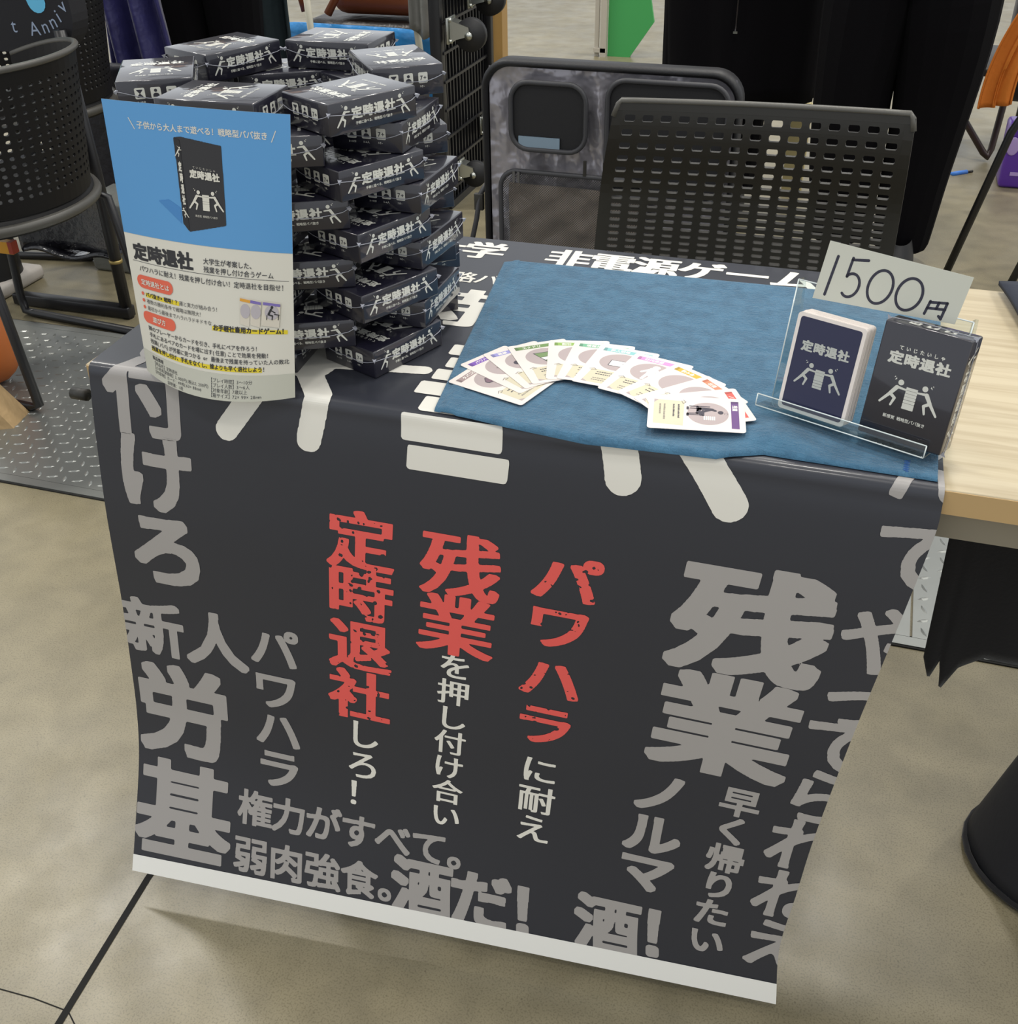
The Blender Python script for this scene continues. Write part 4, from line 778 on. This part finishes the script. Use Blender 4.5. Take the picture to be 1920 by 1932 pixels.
person('person in a long black coat with a front zip, standing behind the suitcase', (.325, 2.76, 0), .05, ((-.14, .02), (.0, .06)), ((-.12, -.01, .47), (.0, .0, .47)), hip=.9, coat_hem=.36, coatw=.268, hemw=.235, zipped=True)
person('person in wide black trousers standing right of the long coat', (.775, 2.42, 0), -.02, ((-.095, .03), (.085, .0)), ((-.10, .0, .45), (.10, -.01, .45)), hip=.84, coatw=.235, hemw=.225,
       legs={1: {'b': (.10, 0, .72, .182, .15), 'c': (.105, 0, .45, .112, .11), 'd': (.09, 0, .27, .10), 'e': (.085, 0, .06, .085), 'f': (.085, 0, .035, .08)}, -1: {'b': (-.095, 0, .72, .155, .14), 'c': (-.112, 0, .45, .128, .11), 'd': (-.10, .01, .27, .112)}})
# ================================================================ right background
mb = MB(); mb.tube([(1.215, 2.35, .72), (1.08, 2.35, .40), (.995, 2.35, .0)], .011, M_bsteel, 10); mb.tube([(1.34, 2.62, .72), (1.20, 2.34, .13), (1.163, 2.31, 0)], .011, M_bsteel, 10); mb.tube([(1.215, 2.35, .72), (1.34, 2.62, .72)], .011, M_bsteel, 10)
tag(mb.build('easel_leg'), 'slanting black steel legs of an easel at the right edge', 'easel')
mb = MB(); mb.tube([(1.0, 3.5, .30), (1.04, 3.5, .137), (1.125, 3.5, .03), (1.139, 3.5, .016), (1.15, 3.52, .04), (1.165, 3.55, .30), (1.165, 3.55, .6)], .012, mat('dark_bronze_steel', '3a2c25', .4), 10); mb.box((1.08, 3.62, .32), (.4, .4, .03), M_bplastic, bev=.01); mb.tube([(1.25, 3.8, .30), (1.25, 3.85, .0)], .012, M_bsteel, 8); mb.tube([(.95, 3.8, .30), (.95, 3.85, .0)], .012, M_bsteel, 8)
tag(mb.build('stool'), 'black stool with bent steel legs far behind right', 'stool')
t = empty('shoulder_bag', 'black bag with an orange cloth hanging out, at the right edge', 'bag', (1.2, 3.0, 0))
mb = MB(); mb.box((.06, .12, .52), (.34, .18, .42), M_bcloth, bev=.05, seg=4); mb.build('body', t)
orc = mat('orange_cloth', 'c9701d', .8, bump=(70, .4, .003)); mb = MB(); mb.grid(lambda a, b: (-.165 + .10 * a - .01 * b + .125 * (1 - a) * 0 + .13 * b * b * .6 - .01 * math.sin(14 * a), -.005 - .02 * math.sin(20 * a) * .3, .30 + .30 * b + .02 * a), 30, 20, orc); mb.build('orange_cloth', t, solid=.006)
pu = mat('purple_print', '5b2fa0', .35, coat=.3); mb = MB(); mb.box((1.30, 3.28, .10), (.27, .16, .20), pu, bev=.012); mb.ball((1.185, 3.196, .14), (.02, .003, .03), mat('lilac_print', 'b39ad6', .5)); mb.box((1.22, 3.197, .05), (.05, .002, .012), mb.mats[-1])
tag(mb.build('purple_box'), 'purple printed package on the floor at the right edge', 'package')
mb = MB(); mb.cyl((1.02, 3.30, .004), (1.07, 3.34, .004), .008, mat('blue_marker', '3f7fd6', .4)); mb.cyl((1.07, 3.34, .004), (1.09, 3.355, .004), .004, M_bplastic); tag(mb.build('pen'), 'small blue pen lying on the floor behind', 'pen')
mb = MB(); mb.prism([(-.60, 0), (-.487, 0), (-.372, .167), (-.42, .40), (-.60, .40)], 0, .02, mat('green_board', '3f9a52', .5), Matrix(((1, 0, 0, 0), (0, 0, -1, 4.9), (0, 1, 0, 0), (0, 0, 0, 1)))); tag(mb.build('sign_board'), 'green board standing far behind the suitcase', 'board')
mb = MB(); mb.box((-.618, 4.87, .3), (.03, .03, .6), mat('pale_post', 'b3ac9e', .5)); mb.box((-.655, 4.88, .3), (.02, .02, .6), mb.mats[0]); mb.box((-.636, 4.87, .03), (.06, .03, .02), mb.mats[0]); tag(mb.build('stand_post'), 'pale double post beside the green board', 'stand')
mb = MB(); mb.box((.50, 3.0, .14), (.065, .06, .28), mat('yellow_card', 'c4b684', .6)); mb.box((.50, 3.0, .285), (.055, .05, .01), mb.mats[0]); tag(mb.build('yellow_post'), 'small yellowish post seen between the two people in black', 'post')
mb = MB(); mb.box((.525, 1.62, .03), (.10, .06, .06), mat('lime_plastic', '6fd04a', .4)); mb.cyl((.50, 1.62, .06), (.50, 1.62, .13), .022, mb.mats[0]); tag(mb.build('green_bottle'), 'bright green bottle on the floor behind the slotted chair', 'bottle')
mb = MB(); mb.grid(lambda a, b: (.904 + .33 * a + .035 * b, .455 - .20 * b - .1 * a * b, TZ + .006 + .003 * math.sin(9 * a + 5 * b)), 20, 16, mat('navy_cloth', '262b38', .85, bump=(200, .4, .001))); tag(mb.build('dark_cloth', solid=.005), 'dark navy cloth lying on the right end of the pale table', 'cloth')
# ---------------------------------------------------------------- black things below the table at the right
def hem(a, b):
    base = [(0, .372), (.03, .340), (.052, .372), (.07, .326), (.11, .365), (.175, .386), (.28, .386), (.6, .37), (1, .35)]
    for (p, z0), (q, z1) in zip(base, base[1:]):
        if a <= q: z = z0 + (z1 - z0) * (a - p) / (q - p); break
    return (.878 + .36 * a + .010 * (1 - b) * (1 - a), .165 + .010 * math.sin(20 * a) * a + .02 * (1 - b), z + (.64 - z) * b)
mb = MB(); mb.grid(hem, 120, 20, M_bcloth); 
tag(mb.build('hanging_cloth', solid=.003), 'black cloth with a scalloped hem hanging under the table', 'cloth')
mb = MB()
def bagf(a, b):
    A = 2 * PI * a; r = .15 - .05 * b; return (1.158 + .03 * b + r * math.cos(A) * (1 + .02 * math.sin(5 * A)), .27 + r * .8 * math.sin(A) + .0 * b, .004 + .34 * b)
mb.grid(lambda a, b: bagf(a, b), 36, 14, mat('black_nylon', '15161d', .7, bump=(150, .3, .001)), True); n = 36
mb.f.append(tuple(range(n - 1, -1, -1))); mb.fm.append(0); mb.sm.append(False); mb.f.append(tuple(range(13 * n, 14 * n))); mb.fm.append(0); mb.sm.append(False)
o = mb.build('black_bag'); tag(o, 'black cylindrical nylon bag standing on the floor under the table', 'bag')
q = MB(); q.tube([(1.158 + .1505 * math.cos(2 * PI * k / 30), .27 + .1204 * math.sin(2 * PI * k / 30), .01) for k in range(30)], .004, M_bcloth, 6, True); q.build('bottom_seam', o)
q = MB(); q.box((1.085, .215, .36), (.035, .03, .05), mat('glossy_black', '0a0a0c', .12, coat=.8), bev=.006); q.build('buckle', o)
# ================================================================ wire cart on end, with casters
t = empty('mesh_cart', 'black wire mesh cart stood on end with grey casters beside the suitcase', 'cart', (-.575, 2.5, 0))
mb = MB(); mb.box((0, 0, .55), (.036, .036, 1.1), M_bsteel, bev=.003); mb.box((.02, .42, .55), (.03, .03, 1.1), M_bsteel, bev=.003); mb.box((.01, .21, .012), (.03, .42, .024), M_bsteel); mb.build('frame', t)
mb = MB()
for k in range(14): mb.box((.012, .03 + k * .029, .55), (.007, .007, 1.08), M_bsteel)
for z in np.arange(.06, 1.1, .085): mb.box((.019, .21, z), (.006, .42, .008), M_bsteel)
mb.build('wire_panel', t)
mb = MB(); mb.box((.001, .21, .55), (.008, .40, 1.06), mat('black_board', '101012', .6)); mb.build('base_board', t)
for y, z, sc in ((.03, .55, 1), (.22, .62, 1), (.07, .115, .85), (.30, .20, .8)):
    c = MB(); c.box((.035, y, z), (.008, .07 * sc, .075 * sc), M_chrome, bev=.002); c.prism([(.04, -.03 * sc), (.04, .03 * sc), (.10 * sc, .012), (.105 * sc, -.012)], y - .024, y + .024, M_chrome, Matrix(((1, 0, 0, 0), (0, 0, 1, 0), (0, 1, 0, z), (0, 0, 0, 1))))
    for dz in (-.03, .03): c.cyl((.036, y - .02, z + dz * sc), (.046, y - .02, z + dz * sc), .007, M_chrome, 8)
    ca = c.build('caster', t); w = MB(); w.cyl((.10 * sc, y - .014, z - .012), (.10 * sc, y + .014, z - .012), .048 * sc, M_rubber, 28); w.cyl((.10 * sc, y - .027, z - .012), (.10 * sc, y - .013, z - .012), .012 * sc, M_chrome, 14); w.build('wheel', ca)
mb = MB(); mb.box((-.545, 3.02, .5), (.035, .06, 1.0), mat('tan_wood', 'b08a4e', .5)); tag(mb.build('wooden_board'), 'tan wooden board standing behind the mesh cart', 'board')
# ================================================================ left and rear background
M_tubp = mat('tub_chair_plastic', '0e0c0c', .55, bump=(200, .1), spec=.3); M_rim = mat('grey_rim', '4a4843', .45)
def tub_chair(label, loc, yaw, s=1.0):
    t = empty('tub_chair', label, 'chair', loc, (0, 0, yaw))
    mb = MB(); mb.grid(lambda a, b: (.245 * math.cos(2 * PI * a) * (1, 1.02, 1.0, .93)[int(b * 3)], .23 * math.sin(2 * PI * a) * (1, 1.02, 1.0, .93)[int(b * 3)], (.385, .395, .42, .428)[int(b * 3)]), 44, 4, M_tubp, True)
    mb.f.append(tuple(range(3 * 44, 4 * 44))); mb.fm.append(0); mb.sm.append(False); mb.f.append(tuple(range(43, -1, -1))); mb.fm.append(0); mb.sm.append(False); mb.build('seat', t)
    mb = MB(); mb.tube([(.25 * math.cos(2 * PI * k / 48), .235 * math.sin(2 * PI * k / 48), .402) for k in range(48)], .012, M_rim, 8, True); tag(mb.build('seat_rim', t), 'worn grey seat rim')
    H = .30; A0, A1 = math.radians(-20), math.radians(200)
    def fn(u, v): A = A0 + (A1 - A0) * u; f = v / H; r = .225 + .032 * f; drop = .055 * (abs(u - .5) * 2) ** 3 * f; return (r * math.cos(A), .02 + r * .95 * math.sin(A), .425 + .30 * f - drop)
    mb = MB(); slot_panel(mb, fn, list(np.linspace(.03, .97, 37)), list(np.linspace(.03, .27, 15)), .013, .008, M_tubp, 0)
    for u0, u1, v0, v1, a, b in ((0, .03, .03, .27, 3, 15), (.97, 1, .03, .27, 3, 15), (0, 1, 0, .03, 39, 3), (0, 1, .27, H, 39, 3)): mb.grid(lambda p, q: fn(u0 + (u1 - u0) * p, v0 + (v1 - v0) * q), a, b, M_tubp, smooth=False)
    bo = mb.build('backrest', t, solid=.006); mb = MB(); mb.tube([fn(k / 40, H) for k in range(41)], .007, M_rim, 8); tag(mb.build('top_rim', t), 'worn grey top rim')
    for sx in (-1, 1):
        mb = MB(); x = sx * .21; mb.tube([(x * .9, -.12, .385), (x * .98, -.19, .36), (x, -.215, .05), (x, -.21, .014), (x, -.18, .011), (x, .19, .011), (x, .22, .02), (x * .95, .17, .37), (x * .9, .12, .385)], .011, M_bsteel, 10); mb.build('sled_leg', t)
    return t
ch = tub_chair('black perforated tub chair with sled legs on the steel floor plate at left', (-1.175, 1.16, 0), math.radians(-95))
ch2 = copy_tree(ch); ch2.location = (-1.66, 1.95, .0); ch2.rotation_euler = (0, 0, math.radians(-80)); ch2['label'] = 'second black perforated tub chair farther back behind the left chair'
def sled_bar():
    pass
M_tote = mat('tote_cloth', '17171c', .85, bump=(150, .3, .001)); tb = mat('tote_sky_blue', '5fb6dc', .6); tmn = mat('tote_mint', 'a9dccb', .6); tcr = mat('tote_cream', 'd8cfb6', .6); tlt = mat('tote_lettering', '8d9bb2', .6)
Rt = Matrix(((1, 0, 0, 0), (0, 0, -1, 0), (0, 1, 0, 0), (0, 0, 0, 1)))
t = empty('tote_bag', 'black tote bag with pale blue print lying on the left tub chair', 'bag', (-1.22, 1.47, .50))
mb = MB(); mb.prism(rrect(-.22, .0, .145, .42, .09, 8), -.03, .03, M_tote, Matrix(((1, 0, 0, 0), (0, 0, -1, .03), (0, 1, 0, .16), (0, 0, 0, 1)))); mb.build('body', t)
mb = MB(); Fq = lambda z: (lambda q: np.stack([q[:, 0], np.full(len(q), -.0003 - z * .001), .16 + q[:, 1]], 1))
ink(mb, Fq(.3), [rrect(-.2, .20, .135, .40, .05)], tmn); ink(mb, Fq(.5), [capsule((.03, .20), (.055, .115), .05), capsule((.09, .19), (.105, .14), .035)], tb); ink(mb, Fq(.7), [capsule((.075, .20), (.098, .135), .016)], tcr); ink(mb, Fq(.5), [[(-.2, .19), (.02, .19), (.02, .22), (-.2, .22)]], tb)
x = .02
for k, chh in enumerate('Anniv'): char(mb, Fq(.6), chh, x + .02, .058 + .006 * k + .0022 * k * k, .044, tlt, N=0, rot=.1 + .12 * k); x += (.034, .024, .023, .012, .02)[k]
char(mb, Fq(.6), 't', -.01, .062, .044, tlt, N=0); tag(mb.build('print', t), 'blue and mint print with light lettering')
# black steel table leg with foot bar
t = empty('steel_leg_frame', 'black steel table leg with a long foot bar on the floor at left', 'table leg', (-1.09, 1.45, 0))
mb = MB(); mb.box((-.17, 0, .018), (.37, .032, .03), M_bsteel, bev=.003); mb.build('foot_bar', t); mb = MB(); mb.tube([(0, 0, .0), (.0, .0, .38), (-.012, .0, .72)], .0155, M_bsteel, 12); mb.build('post', t)
mb = MB(); mb.cyl((0, 0, .155), (0, 0, .163), .0172, mat('brass_band', 'a8945c', .4, .6)); tag(mb.build('clamp_ring', t), 'pale brass ring')
gm = MB(); gm.box((-1.63, 2.285, .225), (.22, .05, .45), mat('garment_bag_cloth', '12121f', .6, bump=(30, .6, .01)), bev=.02, seg=4); tag(gm.build('garment_bag'), 'dark navy garment bag standing on the floor behind the steel leg', 'bag')
gb = mat('grey_bag_cloth', '6b6d69', .6, bump=(25, .6, .01), coat=.1); mb = MB(); mb.box((-1.30, 1.80, .105), (.17, .17, .21), gb, bev=.012); tag(mb.build('grey_bag'), 'grey stiff fabric bag standing on the floor behind the steel leg', 'bag')
mb = MB(); mb.grid(lambda a, b: (-1.42 + .29 * a, 1.49 + .03 * math.sin(PI * a), .145 + .235 * b + .02 * math.sin(6 * a) * (b)), 30, 10, mat('black_film', '14131a', .2, coat=.5, bump=(30, .8, .01))); mb.grid(lambda a, b: (-1.42 + .29 * a, 1.49 + .08 * b, .145 + .01 * math.sin(9 * a)), 30, 6, mb.mats[0])
tag(mb.build('black_jacket', solid=.01), 'shiny black jacket hanging behind the left chair seat', 'jacket')
t = empty('black_boot', 'black boot with a white sneaker sole at the left edge', 'shoe', (-1.57, 1.53, 0))
mb = MB(); mb.grid(lambda a, b: (-.02 + .075 * math.cos(2 * PI * a) * (1 + .2 * (1 - b)), .09 * math.sin(2 * PI * a) - .01 * b, .03 + .30 * b), 28, 10, mat('boot_leather', '121214', .5), True); mb.build('shaft', t)
mb = MB(); mb.box((0, -.03, .02), (.16, .27, .04), mat('white_sole', 'b9b3ac', .6), bev=.012); tag(mb.build('sole', t), 'off-white sole')
mb = MB(); mb.box((-1.255, 1.25, .255), (.075, .02, .03), mat('amber_plastic', 'd79a1e', .35)); mb.box((-1.222, 1.25, .256), (.012, .022, .03), mat('red_plastic', '9c3420', .4)); tag(mb.build('yellow_tag'), 'small yellow and red tag under the left chair seat', 'tag')
mb = MB(); mb.ball((-1.17, 1.03, .11), (.075, .07, .105), mat('orange_leather', 'b5642b', .5, bump=(60, .3, .002))); tag(mb.build('orange_pouch'), 'orange rounded pouch on the steel plate at the left edge', 'pouch')
kr = mat('kraft_paper', 'a58a62', .8, bump=(18, .8, .012), var=(8, .12)); mb = MB()
mb.add([(-1.16, .76, .003), (-.985, .85, .003), (-1.0, .925, .003), (-1.16, .925, .003), (-1.14, .79, .10), (-1.03, .84, .075), (-1.04, .90, .085), (-1.15, .90, .11)], [(3, 2, 1, 0), (0, 1, 5, 4), (1, 2, 6, 5), (2, 3, 7, 6), (3, 0, 4, 7), (4, 5, 6, 7)], kr); tag(mb.build('paper_bag'), 'crumpled brown kraft paper bag at the left edge', 'bag')
cl = clear_mat('clear_film', 'e6ebee', .05, .15); mb = MB(); mb.prism([(-.085, .004), (-.03, -.01), (.05, .0), (.05, .03), (-.03, .035)], .0, .0012, cl, Matrix(((1, 0, 0, .0), (0, .6, 0, .06), (0, -.8, 0, .63), (0, 0, 0, 1)))); mb.cyl((-.08, .06, .628), (-.06, .06, .628), .007, M_bplastic, 10); mb.box((.03, .06, .656), (.05, .01, .03), M_bplastic); tag(mb.build('plastic_sleeve'), 'clear plastic sleeve with a black clip under the left table end', 'sleeve')
# seated / standing people and clothes at rear left
nv = mat('navy_satin', '25235c', .45, bump=(14, .6, .02), sheen=.3); mb = MB(); mb.grid(lambda a, b: (-1.68 + .22 * a + .03 * (1 - b) * a, 2.37 + .035 * math.sin(15 * a + 2 * b), .22 + .62 * b), 40, 20, nv); tag(mb.build('navy_jacket', solid=.012), 'dark navy blue jacket hanging behind the left chairs', 'jacket')
person('person in dark trousers standing behind the box tower at the rear left', (-1.43, 2.62, 0), .05, ((-.09, .02), (.09, .0)), ((-.085, 0, .47), (.09, 0, .47)), hip=.9, coatw=.2, hemw=.19)
tl = mat('dark_teal_cloth', '1b2a30', .8, bump=(20, .5, .01)); mb = MB(); mb.grid(lambda a, b: (-1.425 + .155 * a, 2.86 + .03 * math.sin(10 * a), .05 + .8 * b), 24, 12, tl); tag(mb.build('teal_coat', solid=.012), 'dark teal coat hanging beside the pale pole', 'coat')
pw = mat('pale_steel', 'c9c6b4', .45); mb = MB(); mb.cyl((-1.522, 3.0, 0), (-1.522, 3.0, .85), .019, pw); tag(mb.build('pale_pole'), 'pale upright pole behind the box tower', 'pole')
t = empty('blue_carrier', 'open bright blue carrier bag on a trolley behind the box tower', 'bag', (-1.13, 3.32, 0)); bl = mat('blue_tarpaulin', '2f8fd8', .4, bump=(12, .7, .02), coat=.2)
mb = MB(); mb.grid(lambda a, b: (.37 * (1 + .06 * b) * (abs(math.cos(2 * PI * a)) ** .4) * (1 if math.cos(2 * PI * a) > 0 else -1), .18 * (abs(math.sin(2 * PI * a)) ** .4) * (1 if math.sin(2 * PI * a) > 0 else -1), .10 + (.30 + .03 * math.sin(11 * a)) * b), 60, 10, bl, True); mb.build('body', t, solid=.008)
for x in (-.3, .3):
    for y in (-.12, .12): mb = MB(); mb.cyl((x, y, 0), (x, y, .105), .02, M_bsteel); mb.build('trolley_leg', t)
mb = MB(); mb.box((0, 0, .10), (.66, .30, .02), M_bsteel); mb.build('trolley_base', t)
mb = MB(); mb.box((-1.14, 3.30, .295), (.50, .27, .28), mat('black_leatherette', '1d1714', .4, bump=(20, .6, .01)), bev=.05, seg=4); tag(mb.build('black_handbag'), 'black soft bag lying in the blue carrier', 'bag')
t = empty('brown_handbag', 'brown leather handbag on top of the black bag', 'bag', (-1.12, 3.30, .012)); le = mat('brown_leather', '7a3f22', .4, bump=(90, .3, .002)); mb = MB(); mb.box((.02, 0, .545), (.36, .20, .22), le, bev=.06, seg=4); mb.build('body', t)
mb = MB(); mb.tube([(-.30, -.1, .75), (-.265, -.12, .52), (-.25, -.12, .45)], .012, le, 8); mb.tube([(-.10, -.13, .75), (-.095, -.14, .52), (-.14, -.15, .45)], .016, le, 8); mb.build('strap', t)
mb = MB(); mb.tube([(-1.31, 3.08, .70), (-1.285, 3.08, .0)], .013, pw, 10); mb.tube([(-.90, 3.08, .70), (-.872, 3.08, .37), (-.84, 3.08, 0)], .013, pw, 10); mb.tube([(-1.31, 3.08, .70), (-.90, 3.08, .70)], .013, pw, 10); tag(mb.build('folding_rack'), 'pale tubular rack in front of the blue carrier', 'rack')
mb = MB(); mb.grid(lambda a, b: (-.885 + .10 * a, 3.04 + .02 * math.sin(8 * a), .445 + .30 * b - .03 * math.sin(PI * a) * (1 - b)), 16, 12, mat('grey_plastic_bag', '7d7d79', .4, bump=(20, .5, .01))); tag(mb.build('grey_pouch', solid=.008), 'grey plastic pouch hanging on the pale rack', 'pouch')
